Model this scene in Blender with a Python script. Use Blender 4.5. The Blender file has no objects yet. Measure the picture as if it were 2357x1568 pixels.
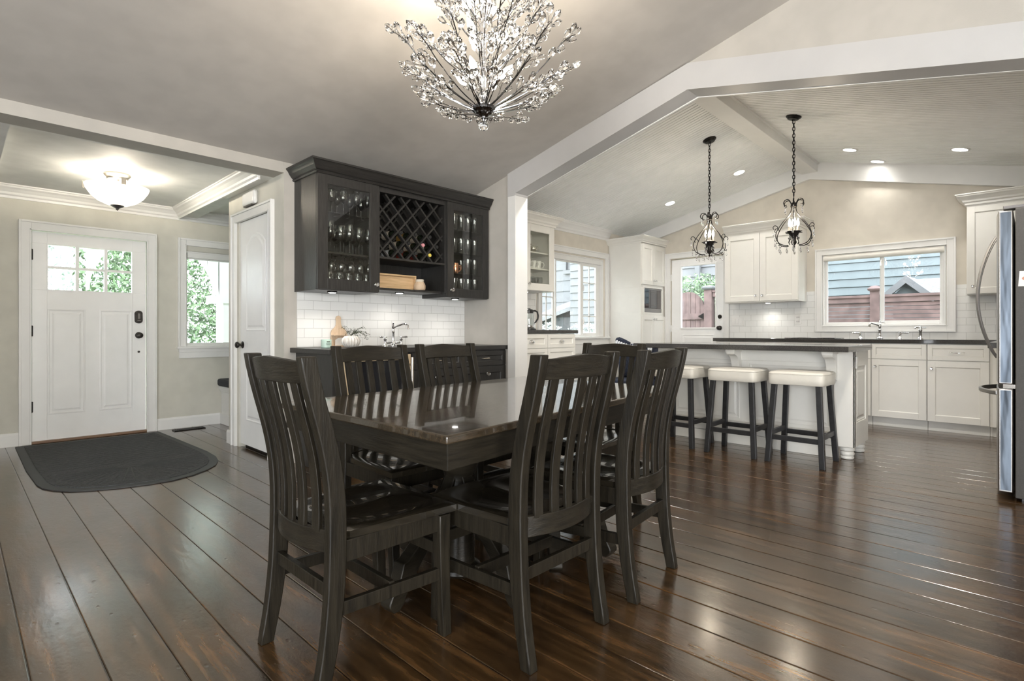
import bpy, bmesh, math, random
from math import sin, cos, pi, radians, atan2, sqrt
from mathutils import Vector, Matrix
random.seed(11)

# ------------------------------------------------------------------ camera
SC = bpy.context.scene
COL = SC.collection
F_PX, HORIZON, CAM_H = 1246.0, 764.0, 1.067
YAW = math.atan2(2384 - 1178.5, F_PX)
cd = bpy.data.cameras.new('camera')
cam = bpy.data.objects.new('camera', cd)
COL.objects.link(cam)
cam.location = (0, 0, CAM_H)
cam.rotation_euler = (pi / 2, 0, YAW - pi / 2)
cd.sensor_width = 36.0
cd.sensor_fit = 'HORIZONTAL'
cd.lens = F_PX / 2357 * 36.0
cd.shift_y = -(784 - HORIZON) / 2357
cd.clip_start = 0.05
cd.clip_end = 200
SC.camera = cam

# ------------------------------------------------------------------ world, exposure
SC.view_settings.view_transform = 'Standard'
SC.view_settings.look = 'None'
SC.view_settings.gamma = 1.0
SC.view_settings.exposure = 0.74
SC.view_settings.use_curve_mapping = False
W = bpy.data.worlds.new('overcast_sky')
SC.world = W
W.use_nodes = True
wn = W.node_tree.nodes
wn.clear()
wo = wn.new('ShaderNodeOutputWorld')
wb = wn.new('ShaderNodeBackground')
sky = wn.new('ShaderNodeTexSky')
sky.sky_type = 'HOSEK_WILKIE'
sky.turbidity = 9.0
sky.ground_albedo = 0.4
sky.sun_direction = Vector((-0.5, -0.3, 0.75)).normalized()
mixs = wn.new('ShaderNodeMix')
mixs.data_type = 'RGBA'
mixs.inputs[0].default_value = 0.85
mixs.inputs[7].default_value = (0.90, 0.95, 1.0, 1)
W.node_tree.links.new(sky.outputs[0], mixs.inputs[6])
W.node_tree.links.new(mixs.outputs[2], wb.inputs[0])
wb.inputs[1].default_value = 7.2
W.node_tree.links.new(wb.outputs[0], wo.inputs[0])


def light(name, kind, loc, energy, color=(1, 1, 1), size=0.1, size_y=None, aim=None, spot=None, blend=0.5):
    d = bpy.data.lights.new(name, kind)
    d.energy = energy
    d.color = color
    if kind == 'AREA':
        d.shape = 'RECTANGLE' if size_y else 'DISK'
        d.size = size
        if size_y:
            d.size_y = size_y
    elif kind in ('POINT', 'SPOT'):
        d.shadow_soft_size = size
    if kind == 'SPOT':
        d.spot_size = radians(spot)
        d.spot_blend = blend
    o = bpy.data.objects.new(name, d)
    COL.objects.link(o)
    o.location = loc
    if aim is not None:
        v = Vector(aim) - Vector(loc)
        o.rotation_euler = v.to_track_quat('-Z', 'Y').to_euler()
    return o


# added fill: area lights at assumed window openings behind the camera
light('daylight_fill_west', 'AREA', (-4.15, -1.2, 1.3), 100, (0.92, 0.95, 1.0), 3.2, 2.0, aim=(2, -1.2, 1.2))
light('daylight_fill_south', 'AREA', (-0.7, -4.12, 1.15), 92, (1.0, 0.92, 0.79), 3.6, 1.6, aim=(-0.7, 3, 1.0))

# ------------------------------------------------------------------ materials
MATS = {}


def nt(name):
    m = bpy.data.materials.new(name)
    m.use_nodes = True
    t = m.node_tree
    b = t.nodes['Principled BSDF']
    MATS[name] = m
    return m, t, b


def N(t, typ, **kw):
    n = t.nodes.new(typ)
    for k, v in kw.items():
        setattr(n, k, v)
    return n


def L(t, a, b):
    t.links.new(a, b)


def coords(t, scale=(1, 1, 1), rot=(0, 0, 0), loc=(0, 0, 0)):
    tc = N(t, 'ShaderNodeTexCoord')
    mp = N(t, 'ShaderNodeMapping')
    mp.inputs['Scale'].default_value = scale
    mp.inputs['Rotation'].default_value = rot
    mp.inputs['Location'].default_value = loc
    L(t, tc.outputs['Object'], mp.inputs['Vector'])
    return mp.outputs['Vector']


def ramp(t, fac, stops):
    r = N(t, 'ShaderNodeValToRGB')
    e = r.color_ramp.elements
    while len(e) < len(stops):
        e.new(0.5)
    for i, (p, c) in enumerate(stops):
        e[i].position = p
        e[i].color = (*c, 1)
    L(t, fac, r.inputs['Fac'])
    return r.outputs['Color']


def noise(t, vec, scale, detail=3, rough=0.5):
    n = N(t, 'ShaderNodeTexNoise')
    n.inputs['Scale'].default_value = scale
    n.inputs['Detail'].default_value = detail
    n.inputs['Roughness'].default_value = rough
    L(t, vec, n.inputs['Vector'])
    return n.outputs['Fac']


def bumpn(t, b, h, strength, dist=0.01, prev=None):
    n = N(t, 'ShaderNodeBump')
    n.inputs['Strength'].default_value = strength
    n.inputs['Distance'].default_value = dist
    L(t, h, n.inputs['Height'])
    if prev is not None:
        L(t, prev, n.inputs['Normal'])
    L(t, n.outputs['Normal'], b.inputs['Normal'])
    return n.outputs['Normal']


def plain(name, col, rough=0.5, metal=0.0, var=0.04, nscale=6.0, bump=0.0, bscale=300, coat=0.0, spec=None):
    m, t, b = nt(name)
    v = coords(t)
    f = noise(t, v, nscale, 2)
    lo = tuple(max(0, c * (1 - var)) for c in col)
    hi = tuple(min(1, c * (1 + var)) for c in col)
    L(t, ramp(t, f, [(0.35, lo), (0.65, hi)]), b.inputs['Base Color'])
    b.inputs['Roughness'].default_value = rough
    b.inputs['Metallic'].default_value = metal
    b.inputs['Coat Weight'].default_value = coat
    if spec is not None:
        b.inputs['Specular IOR Level'].default_value = spec
    if bump > 0:
        bumpn(t, b, noise(t, v, bscale, 2), bump, 0.002)
    return m


plain('wall_greige', (0.455, 0.432, 0.392), 0.75, bump=0.15, bscale=220)
plain('ceiling_greige', (0.50, 0.475, 0.44), 0.8, bump=0.1, bscale=200)
plain('wall_entry_paint', (0.58, 0.565, 0.50), 0.75, bump=0.15, bscale=220)
plain('wall_kitchen_paint', (0.64, 0.595, 0.515), 0.75, bump=0.12, bscale=220)
plain('ceiling_white', (0.80, 0.80, 0.78), 0.7)
plain('bead_white', (0.86, 0.865, 0.855), 0.55, var=0.02)
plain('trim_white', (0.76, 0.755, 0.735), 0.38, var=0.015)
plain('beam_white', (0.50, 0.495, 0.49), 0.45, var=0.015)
plain('cabinet_white', (0.74, 0.725, 0.68), 0.35, var=0.015)
plain('door_white', (0.86, 0.86, 0.85), 0.33, var=0.015)
plain('stone_dark', (0.045, 0.042, 0.040), 0.10, var=0.35, nscale=160, coat=0.3)
plain('black_metal', (0.018, 0.017, 0.016), 0.42, metal=0.85, var=0.3, nscale=40, bump=0.1, bscale=120)
plain('bronze', (0.030, 0.026, 0.023), 0.4, metal=0.6, var=0.3, nscale=40)
plain('pewter', (0.16, 0.15, 0.145), 0.35, metal=0.8)
plain('chrome', (0.86, 0.86, 0.87), 0.06, metal=1.0, var=0.01)
plain('dark_chrome', (0.16, 0.16, 0.165), 0.12, metal=1.0, var=0.02)
plain('nickel', (0.62, 0.57, 0.50), 0.28, metal=1.0, var=0.02)
plain('black_plastic', (0.02, 0.02, 0.021), 0.3)
plain('black_glass', (0.012, 0.013, 0.016), 0.04, coat=1.0)
plain('black_wood', (0.013, 0.013, 0.014), 0.4, var=0.3, nscale=30, bump=0.15, bscale=90)
plain('leather_white', (0.60, 0.575, 0.515), 0.42, var=0.04, nscale=9, bump=0.25, bscale=260)
plain('cushion_dark', (0.03, 0.032, 0.04), 0.85, bump=0.4, bscale=400)
plain('navy_cloth', (0.018, 0.023, 0.042), 0.9, var=0.6, nscale=60, bump=0.4, bscale=300)
plain('ceramic_white', (0.80, 0.79, 0.76), 0.2, var=0.03)
plain('silverware', (0.75, 0.72, 0.66), 0.14, metal=1.0, var=0.02)
plain('copper', (0.85, 0.42, 0.26), 0.18, metal=1.0, var=0.04)
plain('mint_glaze', (0.50, 0.66, 0.58), 0.3, var=0.05)
plain('paper', (0.85, 0.85, 0.84), 0.7)
plain('paper_pink', (0.62, 0.30, 0.22), 0.7)
plain('leaf_green', (0.10, 0.17, 0.07), 0.6, var=0.5, nscale=20)
plain('leaf_dry', (0.045, 0.055, 0.030), 0.7, var=0.4, nscale=20)
plain('foliage_dark', (0.10, 0.17, 0.11), 0.7, var=0.5, nscale=5)
plain('foliage', (0.16, 0.24, 0.13), 0.7, var=0.6, nscale=5)
plain('foliage_pale', (0.42, 0.50, 0.45), 0.7, var=0.5, nscale=5)
plain('bark', (0.10, 0.07, 0.05), 0.9, var=0.4, nscale=8)
plain('lawn', (0.30, 0.36, 0.24), 0.9, var=0.3, nscale=3)
plain('patio', (0.45, 0.44, 0.42), 0.85, var=0.1)
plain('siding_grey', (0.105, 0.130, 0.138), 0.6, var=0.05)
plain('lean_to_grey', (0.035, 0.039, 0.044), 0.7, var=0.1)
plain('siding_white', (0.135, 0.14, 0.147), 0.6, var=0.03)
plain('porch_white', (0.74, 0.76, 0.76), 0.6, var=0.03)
plain('roof_shingle', (0.17, 0.175, 0.185), 0.9, var=0.25, nscale=30)
plain('fence_cedar', (0.155, 0.105, 0.10), 0.7, var=0.25, nscale=6)
plain('bottle_glass', (0.012, 0.016, 0.010), 0.08, coat=0.5)
plain('label_cream', (0.62, 0.56, 0.46), 0.6)
plain('label_gold', (0.42, 0.25, 0.07), 0.4)
plain('label_red', (0.25, 0.03, 0.02), 0.5)
plain('foil_pink', (0.70, 0.30, 0.33), 0.3)
plain('foil_yellow', (0.75, 0.60, 0.12), 0.3)
plain('foil_black', (0.02, 0.02, 0.02), 0.3)
plain('glove_white', (0.75, 0.75, 0.78), 0.5)
plain('threshold_oak', (0.20, 0.12, 0.07), 0.5)
plain('shade_fabric', (0.78, 0.76, 0.70), 0.8)
plain('beige_frame', (0.55, 0.43, 0.28), 0.4)
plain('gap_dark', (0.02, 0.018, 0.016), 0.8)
plain('stripe_cloth', (0.70, 0.72, 0.76), 0.9, var=0.1, nscale=50)


def wood(name, stops, scale, rough, bump=0.3, coat=0.0, bdist=0.002, spec=0.5):
    """scale: stretched object-space scale, small along the grain"""
    m, t, b = nt(name)
    v = coords(t, scale)
    f = noise(t, v, 1.0, 5, 0.6)
    L(t, ramp(t, f, stops), b.inputs['Base Color'])
    f2 = noise(t, v, 2.6, 3, 0.7)
    rr = N(t, 'ShaderNodeMapRange')
    rr.inputs['To Min'].default_value = rough * 0.75
    rr.inputs['To Max'].default_value = rough * 1.3
    L(t, f2, rr.inputs['Value'])
    L(t, rr.outputs[0], b.inputs['Roughness'])
    b.inputs['Coat Weight'].default_value = coat
    b.inputs['Specular IOR Level'].default_value = spec
    bumpn(t, b, f2, bump, bdist)
    return m


DK = [(0.3, (0.0075, 0.0062, 0.0042)), (0.7, (0.023, 0.0188, 0.0125))]
wood('chair_wood', DK, (70, 70, 6), 0.36, 0.5, spec=0.30)
wood('chair_seat_wood', DK, (8, 80, 80), 0.20, 0.3, coat=0.6)
wood('chair_crest_wood', DK, (70, 6, 70), 0.36, 0.5, spec=0.32)
wood('table_top_wood', [(0.3, (0.018, 0.013, 0.008)), (0.7, (0.060, 0.043, 0.026))], (4, 60, 60), 0.13, 0.4, coat=0.5, bdist=0.0015)
wood('table_apron_wood', DK, (6, 6, 70), 0.36, 0.4, spec=0.30)
wood('cabinet_dark', [(0.3, (0.014, 0.0135, 0.0125)), (0.7, (0.034, 0.032, 0.030))], (90, 90, 7), 0.32, 0.45)
wood('cabinet_dark_grain', [(0.3, (0.014, 0.0135, 0.0125)), (0.7, (0.032, 0.030, 0.028))], (7, 90, 90), 0.34, 0.4)
wood('board_light', [(0.3, (0.50, 0.36, 0.235)), (0.7, (0.66, 0.51, 0.37))], (60, 60, 5), 0.5, 0.2)
wood('crate_light', [(0.3, (0.50, 0.33, 0.17)), (0.7, (0.70, 0.50, 0.29))], (6, 60, 60), 0.5, 0.2)
wood('vase_white', [(0.3, (0.52, 0.47, 0.42)), (0.62, (0.80, 0.78, 0.73))], (60, 60, 12), 0.6, 0.2)

# floor: wide hand-scraped planks running along world Y
m, t, b = nt('floor_planks')
tc = N(t, 'ShaderNodeTexCoord')
sx = N(t, 'ShaderNodeSeparateXYZ')
L(t, tc.outputs['Object'], sx.inputs[0])
ax = N(t, 'ShaderNodeMath', operation='ADD')
ax.inputs[1].default_value = -0.166 + 0.1705 * 40
L(t, sx.outputs['X'], ax.inputs[0])
cb = N(t, 'ShaderNodeCombineXYZ')
L(t, sx.outputs['Y'], cb.inputs['X'])
L(t, ax.outputs[0], cb.inputs['Y'])
br = N(t, 'ShaderNodeTexBrick')
br.offset = 0.37
br.offset_frequency = 2
br.inputs['Scale'].default_value = 1.0
br.inputs['Brick Width'].default_value = 2.7
br.inputs['Row Height'].default_value = 0.1705
br.inputs['Mortar Size'].default_value = 0.0012
br.inputs['Mortar Smooth'].default_value = 0.35
br.inputs['Color1'].default_value = (0.0, 0.0, 0.0, 1)
br.inputs['Color2'].default_value = (1, 1, 1, 1)
br.inputs['Mortar'].default_value = (0.5, 0.5, 0.5, 1)
L(t, cb.outputs[0], br.inputs['Vector'])
mp = N(t, 'ShaderNodeMapping')
mp.inputs['Scale'].default_value = (26, 2.2, 1)
L(t, tc.outputs['Object'], mp.inputs['Vector'])
g1 = noise(t, mp.outputs[0], 1.0, 6, 0.62)
mp2 = N(t, 'ShaderNodeMapping')
mp2.inputs['Scale'].default_value = (1, 1, 1)
L(t, tc.outputs['Object'], mp2.inputs['Vector'])
g2 = noise(t, mp2.outputs[0], 1.3, 3, 0.5)
base = ramp(t, g1, [(0.28, (0.014, 0.0078, 0.0034)), (0.5, (0.056, 0.031, 0.0125)), (0.74, (0.165, 0.084, 0.032))])
mx = N(t, 'ShaderNodeMix')
mx.data_type = 'RGBA'
mx.blend_type = 'MULTIPLY'
mx.inputs[0].default_value = 0.8
L(t, base, mx.inputs[6])
L(t, ramp(t, br.outputs['Color'], [(0.0, (0.55, 0.55, 0.58)), (1.0, (1.15, 1.08, 1.0))]), mx.inputs[7])
mx2 = N(t, 'ShaderNodeMix')
mx2.data_type = 'RGBA'
L(t, br.outputs['Fac'], mx2.inputs[0])
L(t, mx.outputs[2], mx2.inputs[6])
mx2.inputs[7].default_value = (0.010, 0.006, 0.004, 1)
L(t, mx2.outputs[2], b.inputs['Base Color'])
mr = N(t, 'ShaderNodeMapRange')
mr.inputs['To Min'].default_value = 0.14
mr.inputs['To Max'].default_value = 0.30
L(t, g2, mr.inputs['Value'])
L(t, mr.outputs[0], b.inputs['Roughness'])
b.inputs['Coat Weight'].default_value = 0.5
b.inputs['Coat Roughness'].default_value = 0.17
mp3 = N(t, 'ShaderNodeMapping')
mp3.inputs['Scale'].default_value = (9, 3.5, 1)
L(t, tc.outputs['Object'], mp3.inputs['Vector'])
g3 = noise(t, mp3.outputs[0], 1.0, 5, 0.65)
vo = N(t, 'ShaderNodeTexVoronoi')
vo.inputs['Scale'].default_value = 1.0
mp4 = N(t, 'ShaderNodeMapping')
mp4.inputs['Scale'].default_value = (16, 9, 1)
L(t, tc.outputs['Object'], mp4.inputs['Vector'])
L(t, mp4.outputs[0], vo.inputs['Vector'])
dent = ramp(t, vo.outputs['Distance'], [(0.03, (0, 0, 0)), (0.12, (1, 1, 1))])
n1 = bumpn(t, b, g3, 0.30, 0.012)
n2 = bumpn(t, b, dent, 0.4, 0.003, n1)
inv = N(t, 'ShaderNodeMath', operation='SUBTRACT')
inv.inputs[0].default_value = 1.0
L(t, br.outputs['Fac'], inv.inputs[1])
n3 = bumpn(t, b, inv.outputs[0], 0.6, 0.003, n2)


def tile_mat(name, axis, w, h, off, col=(0.80, 0.80, 0.78)):
    m, t, b = nt(name)
    tc = N(t, 'ShaderNodeTexCoord')
    sx = N(t, 'ShaderNodeSeparateXYZ')
    L(t, tc.outputs['Object'], sx.inputs[0])
    a1 = N(t, 'ShaderNodeMath', operation='ADD')
    a1.inputs[1].default_value = -off[0] + w * 40
    a2 = N(t, 'ShaderNodeMath', operation='ADD')
    a2.inputs[1].default_value = -off[1] + h * 40
    L(t, sx.outputs[axis], a1.inputs[0])
    L(t, sx.outputs['Z'], a2.inputs[0])
    cb = N(t, 'ShaderNodeCombineXYZ')
    L(t, a1.outputs[0], cb.inputs['X'])
    L(t, a2.outputs[0], cb.inputs['Y'])
    br = N(t, 'ShaderNodeTexBrick')
    br.offset = 0.5
    br.inputs['Scale'].default_value = 1.0
    br.inputs['Brick Width'].default_value = w
    br.inputs['Row Height'].default_value = h
    br.inputs['Mortar Size'].default_value = 0.0016
    br.inputs['Mortar Smooth'].default_value = 0.35
    br.inputs['Color1'].default_value = (*col, 1)
    br.inputs['Color2'].default_value = (*[c * 0.98 for c in col], 1)
    br.inputs['Mortar'].default_value = (0.52, 0.51, 0.49, 1)
    L(t, cb.outputs[0], br.inputs['Vector'])
    L(t, br.outputs['Color'], b.inputs['Base Color'])
    b.inputs['Roughness'].default_value = 0.14
    iv = N(t, 'ShaderNodeMath', operation='SUBTRACT')
    iv.inputs[0].default_value = 1.0
    L(t, br.outputs['Fac'], iv.inputs[1])
    bumpn(t, b, iv.outputs[0], 0.7, 0.004)


tile_mat('tile_bar', 'X', 0.153, 0.0768, (2.014, 1.096))
tile_mat('tile_kitchen_far', 'Y', 0.162, 0.0819, (0.64, 1.47))
tile_mat('tile_kitchen_left', 'X', 0.160, 0.084, (5.42, 1.50))


def steel(name, wavy):
    m, t, b = nt(name)
    v = coords(t, (4, 4, 400) if not wavy else (7, 7, 1.3))
    f = noise(t, v, 1.0, 3)
    b.inputs['Base Color'].default_value = (0.50, 0.50, 0.505, 1) if not wavy else (0.62, 0.66, 0.72, 1)
    L(t, ramp(t, f, [(0.3, (0.30, 0.29, 0.28)), (0.7, (0.35, 0.34, 0.33))] if not wavy else [(0.3, (0.075, 0.09, 0.11)), (0.7, (0.115, 0.13, 0.15))]), b.inputs['Base Color'])
    b.inputs['Metallic'].default_value = 1.0
    b.inputs['Roughness'].default_value = 0.36 if not wavy else 0.36
    bumpn(t, b, f, 0.15 if not wavy else 0.35, 0.001 if not wavy else 0.04)


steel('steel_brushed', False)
steel('steel_wavy', True)
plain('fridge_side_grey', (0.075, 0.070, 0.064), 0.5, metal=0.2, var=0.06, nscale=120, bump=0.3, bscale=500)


def glass(name, tint, refl, rough=0.0):
    """thin pane: mostly transparent with a fresnel reflection"""
    m, t, b = nt(name)
    t.nodes.remove(b)
    out = t.nodes['Material Output']
    tr = N(t, 'ShaderNodeBsdfTransparent')
    tr.inputs[0].default_value = (*tint, 1)
    gl = N(t, 'ShaderNodeBsdfGlossy')
    gl.inputs['Roughness'].default_value = rough
    fr = N(t, 'ShaderNodeFresnel')
    fr.inputs['IOR'].default_value = 1.5
    mu0 = N(t, 'ShaderNodeMath', operation='MULTIPLY')
    mu0.inputs[1].default_value = refl
    L(t, fr.outputs[0], mu0.inputs[0])
    # only the entering face reflects, the leaving face of a thin pane lets the ray out
    ge = N(t, 'ShaderNodeNewGeometry')
    ib = N(t, 'ShaderNodeMath', operation='SUBTRACT')
    ib.inputs[0].default_value = 1.0
    L(t, ge.outputs['Backfacing'], ib.inputs[1])
    mu = N(t, 'ShaderNodeMath', operation='MULTIPLY')
    mu.use_clamp = True
    L(t, mu0.outputs[0], mu.inputs[0])
    L(t, ib.outputs[0], mu.inputs[1])
    ms = N(t, 'ShaderNodeMixShader')
    L(t, mu.outputs[0], ms.inputs[0])
    L(t, tr.outputs[0], ms.inputs[1])
    L(t, gl.outputs[0], ms.inputs[2])
    L(t, ms.outputs[0], out.inputs['Surface'])
    return m


glass('window_glass', (0.97, 0.98, 0.98), 1.6)
glass('cabinet_glass', (0.95, 0.96, 0.94), 1.9)
glass('stemware_glass', (0.93, 0.95, 0.95), 3.2, 0.02)

m, t, b = nt('crystal')
b.inputs['Base Color'].default_value = (1, 1, 1, 1)
b.inputs['Roughness'].default_value = 0.0
b.inputs['IOR'].default_value = 1.62
b.inputs['Transmission Weight'].default_value = 1.0
m, t, b = nt('clear_glass')
b.inputs['Base Color'].default_value = (0.95, 0.97, 0.97, 1)
b.inputs['Roughness'].default_value = 0.0
b.inputs['IOR'].default_value = 1.3
b.inputs['Transmission Weight'].default_value = 1.0
m, t, b = nt('screen_mesh')
b.inputs['Base Color'].default_value = (0.3, 0.3, 0.32, 1)


def emit(name, col, strength):
    m, t, b = nt(name)
    b.inputs['Base Color'].default_value = (*col, 1)
    b.inputs['Emission Color'].default_value = (*col, 1)
    b.inputs['Emission Strength'].default_value = strength


emit('bulb_glow', (1.0, 0.92, 0.80), 16.0)
emit('can_glow', (1.0, 0.97, 0.92), 14.0)
emit('puck_glow', (1.0, 0.97, 0.92), 10.0)
# frosted bowl of the entry lamp, lit from inside
m, t, b = nt('alabaster_glow')
v = coords(t, (3.2, 3.2, 3.2))
f = noise(t, v, 1.4, 2)
L(t, ramp(t, f, [(0.38, (0.95, 0.84, 0.66)), (0.6, (1, 0.97, 0.90))]), b.inputs['Emission Color'])
b.inputs['Base Color'].default_value = (0.9, 0.87, 0.8, 1)
b.inputs['Emission Strength'].default_value = 1.0
b.inputs['Roughness'].default_value = 0.25

# entry mat: ribbed rubber and pile
m, t, b = nt('mat_pile')
v = coords(t)
w1 = N(t, 'ShaderNodeTexVoronoi')
w1.inputs['Scale'].default_value = 26
mpv = N(t, 'ShaderNodeMapping')
mpv.inputs['Rotation'].default_value = (0, 0, 0.78)
L(t, v, mpv.inputs['Vector'])
L(t, mpv.outputs[0], w1.inputs['Vector'])
L(t, ramp(t, noise(t, v, 160, 3), [(0.3, (0.026, 0.028, 0.029)), (0.7, (0.085, 0.089, 0.091))]), b.inputs['Base Color'])
b.inputs['Roughness'].default_value = 0.95
q1 = bumpn(t, b, w1.outputs['Distance'], 0.8, 0.02)
bumpn(t, b, noise(t, v, 220, 2), 0.5, 0.004, q1)
plain('mat_rubber', (0.035, 0.038, 0.040), 0.6)

# ------------------------------------------------------------------ mesh helpers


def FY(y0):
    """front faces -Y: local (x, d, z) -> world (x, y0-d, z)"""
    return Matrix(((1, 0, 0, 0), (0, -1, 0, y0), (0, 0, 1, 0), (0, 0, 0, 1)))


def FX(x0):
    """front faces -X: local (y, d, z) -> world (x0-d, y, z)"""
    return Matrix(((0, -1, 0, x0), (1, 0, 0, 0), (0, 0, 1, 0), (0, 0, 0, 1)))


class MB:
    def __init__(s, M=None):
        s.v, s.f, s.M = [], [], (M or Matrix.Identity(4))

    def add(s, vs, fs):
        o = len(s.v)
        s.v += [s.M @ Vector(p) for p in vs]
        s.f += [tuple(i + o for i in f) for f in fs]
        return s

    def box(s, x0, x1, y0, y1, z0, z1):
        v = [(x, y, z) for z in (z0, z1) for y in (y0, y1) for x in (x0, x1)]
        return s.add(v, [(0, 2, 3, 1), (4, 5, 7, 6), (0, 1, 5, 4), (2, 6, 7, 3), (0, 4, 6, 2), (1, 3, 7, 5)])

    def loft(s, loops, closed=False, caps=True):
        n = len(loops[0])
        vs = [p for lp in loops for p in lp]
        fs = []
        m = len(loops)
        for i in range(m if closed else m - 1):
            a, b2 = i * n, ((i + 1) % m) * n
            for j in range(n):
                k = (j + 1) % n
                fs.append((a + j, a + k, b2 + k, b2 + j))
        if caps and not closed:
            fs.append(tuple(range(n))[::-1])
            fs.append(tuple(range((m - 1) * n, m * n)))
        return s.add(vs, fs)

    def prism(s, poly, axis, a0, a1):
        """poly in the two other axes (cyclic order kept as x,y,z)"""
        def pt(p, a):
            if axis == 'x':
                return (a, p[0], p[1])
            if axis == 'y':
                return (p[0], a, p[1])
            return (p[0], p[1], a)
        return s.loft([[pt(p, a0) for p in poly], [pt(p, a1) for p in poly]])

    def tube(s, pts, r, n=8, closed=False, caps=True):
        pts = [Vector(p) for p in pts]
        m = len(pts)
        rr = r if isinstance(r, (list, tuple)) else [r] * m
        loops = []
        up = None
        for i, p in enumerate(pts):
            if closed:
                d = pts[(i + 1) % m] - pts[i - 1]
            else:
                d = pts[min(i + 1, m - 1)] - pts[max(i - 1, 0)]
            if d.length < 1e-9:
                d = Vector((0, 0, 1))
            d.normalize()
            if up is None:
                up = Vector((0, 0, 1)) if abs(d.z) < 0.9 else Vector((1, 0, 0))
            up = up - d * up.dot(d)
            if up.length < 1e-6:
                up = d.orthogonal()
            up.normalize()
            sd = d.cross(up)
            loops.append([p + (up * cos(2 * pi * k / n) + sd * sin(2 * pi * k / n)) * rr[i] for k in range(n)])
        return s.loft(loops, closed, caps)

    def lathe(s, prof, c=(0, 0, 0), n=24, M2=None, caps=True):
        loops = []
        for r, z in prof:
            lp = [Vector((r * cos(2 * pi * k / n), r * sin(2 * pi * k / n), z)) for k in range(n)]
            if M2 is not None:
                lp = [M2 @ q for q in lp]
            loops.append([q + Vector(c) for q in lp])
        return s.loft(loops, False, caps)

    def ball(s, c, r, n=12, sq=1.0):
        k = 8
        return s.lathe([(max(r * sin(pi * i / k), r * 0.02), -r * sq * cos(pi * i / k)) for i in range(k + 1)], c, n)

    def build(s, name, mat, parent=None, smooth=None, bevel=0.0, seg=2, label=None, sub=0):
        me = bpy.data.meshes.new(name)
        off = Vector((0, 0, 0))
        o = bpy.data.objects.new(name, me)
        if parent is not None:
            off = root_loc(parent)
            o.parent = parent
        else:
            xs = [v.x for v in s.v]
            ys = [v.y for v in s.v]
            zs = [v.z for v in s.v]
            if name.split('.')[0] not in ('floor',) and not s.keep(name):
                off = Vector(((min(xs) + max(xs)) / 2, (min(ys) + max(ys)) / 2, min(zs)))
                o.location = off
        me.from_pydata([v - off for v in s.v], [], s.f)
        bm = bmesh.new()
        bm.from_mesh(me)
        bmesh.ops.remove_doubles(bm, verts=bm.verts, dist=1e-6) if False else None
        bmesh.ops.recalc_face_normals(bm, faces=bm.faces)
        bm.to_mesh(me)
        bm.free()
        me.materials.append(MATS[mat])
        if smooth is not None:
            for p in me.polygons:
                p.use_smooth = True
            me.set_sharp_from_angle(angle=radians(smooth))
        COL.objects.link(o)
        if bevel > 0:
            md = o.modifiers.new('bevel', 'BEVEL')
            md.width = bevel
            md.segments = seg
            md.limit_method = 'ANGLE'
            md.angle_limit = radians(40)
        if sub:
            md = o.modifiers.new('sub', 'SUBSURF')
            md.levels = sub
            md.render_levels = sub
        if label:
            o['label'] = label
        return o

    def keep(s, name):
        return name.startswith(KEEP)


KEEP = ('wall_', 'ceiling', 'tile_', 'trim_', 'baseboard_', 'door_', 'window_', 'floor')


def root_loc(o):
    while o.parent is not None:
        o = o.parent
    return Vector(o.location)


def tag(o, label, cat, group=None, kind=None):
    o['label'] = label
    o['category'] = cat
    if group:
        o['group'] = group
    if kind:
        o['kind'] = kind
    return o


def thing(name, label, cat, loc=(0, 0, 0), rz=0.0, group=None, kind=None):
    o = bpy.data.objects.new(name, None)
    o.empty_display_size = 0.1
    COL.objects.link(o)
    o.location = loc
    o.rotation_euler = (0, 0, rz)
    return tag(o, label, cat, group, kind)


def dup(root, loc, rz=0.0, label=None, group=None):
    """copy of a thing with all its parts and sub-parts"""
    def cp(o, par):
        c = o.copy()
        COL.objects.link(c)
        c.parent = par
        for ch in [x for x in o.children]:
            cp(ch, c)
        return c
    r = cp(root, None)
    r.location = loc
    r.rotation_euler = (0, 0, rz)
    if label:
        r['label'] = label
    if group:
        r['group'] = group
    return r


def local(root):
    """builder whose vertices are given in a root's own frame (root unrotated at build time)"""
    return MB(Matrix.Translation(root.location))


def wall_holes(mb, u0, u1, z0, z1, d0, d1, holes):
    us = sorted(set([u0, u1] + [h[0] for h in holes] + [h[1] for h in holes]))
    zs = sorted(set([z0, z1] + [h[2] for h in holes] + [h[3] for h in holes]))
    for i in range(len(us) - 1):
        for j in range(len(zs) - 1):
            cu, cz = (us[i] + us[i + 1]) / 2, (zs[j] + zs[j + 1]) / 2
            if any(h[0] < cu < h[1] and h[2] < cz < h[3] for h in holes):
                continue
            mb.box(us[i], us[i + 1], d0, d1, zs[j], zs[j + 1])


def frame(mb, u0, u1, z0, z1, w, d0, d1, wb=None, wt=None):
    wb = w if wb is None else wb
    wt = w if wt is None else wt
    mb.box(u0, u0 + w, d0, d1, z0, z1)
    mb.box(u1 - w, u1, d0, d1, z0, z1)
    if wb:
        mb.box(u0 + w, u1 - w, d0, d1, z0, z0 + wb)
    if wt:
        mb.box(u0 + w, u1 - w, d0, d1, z1 - wt, z1)


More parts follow.
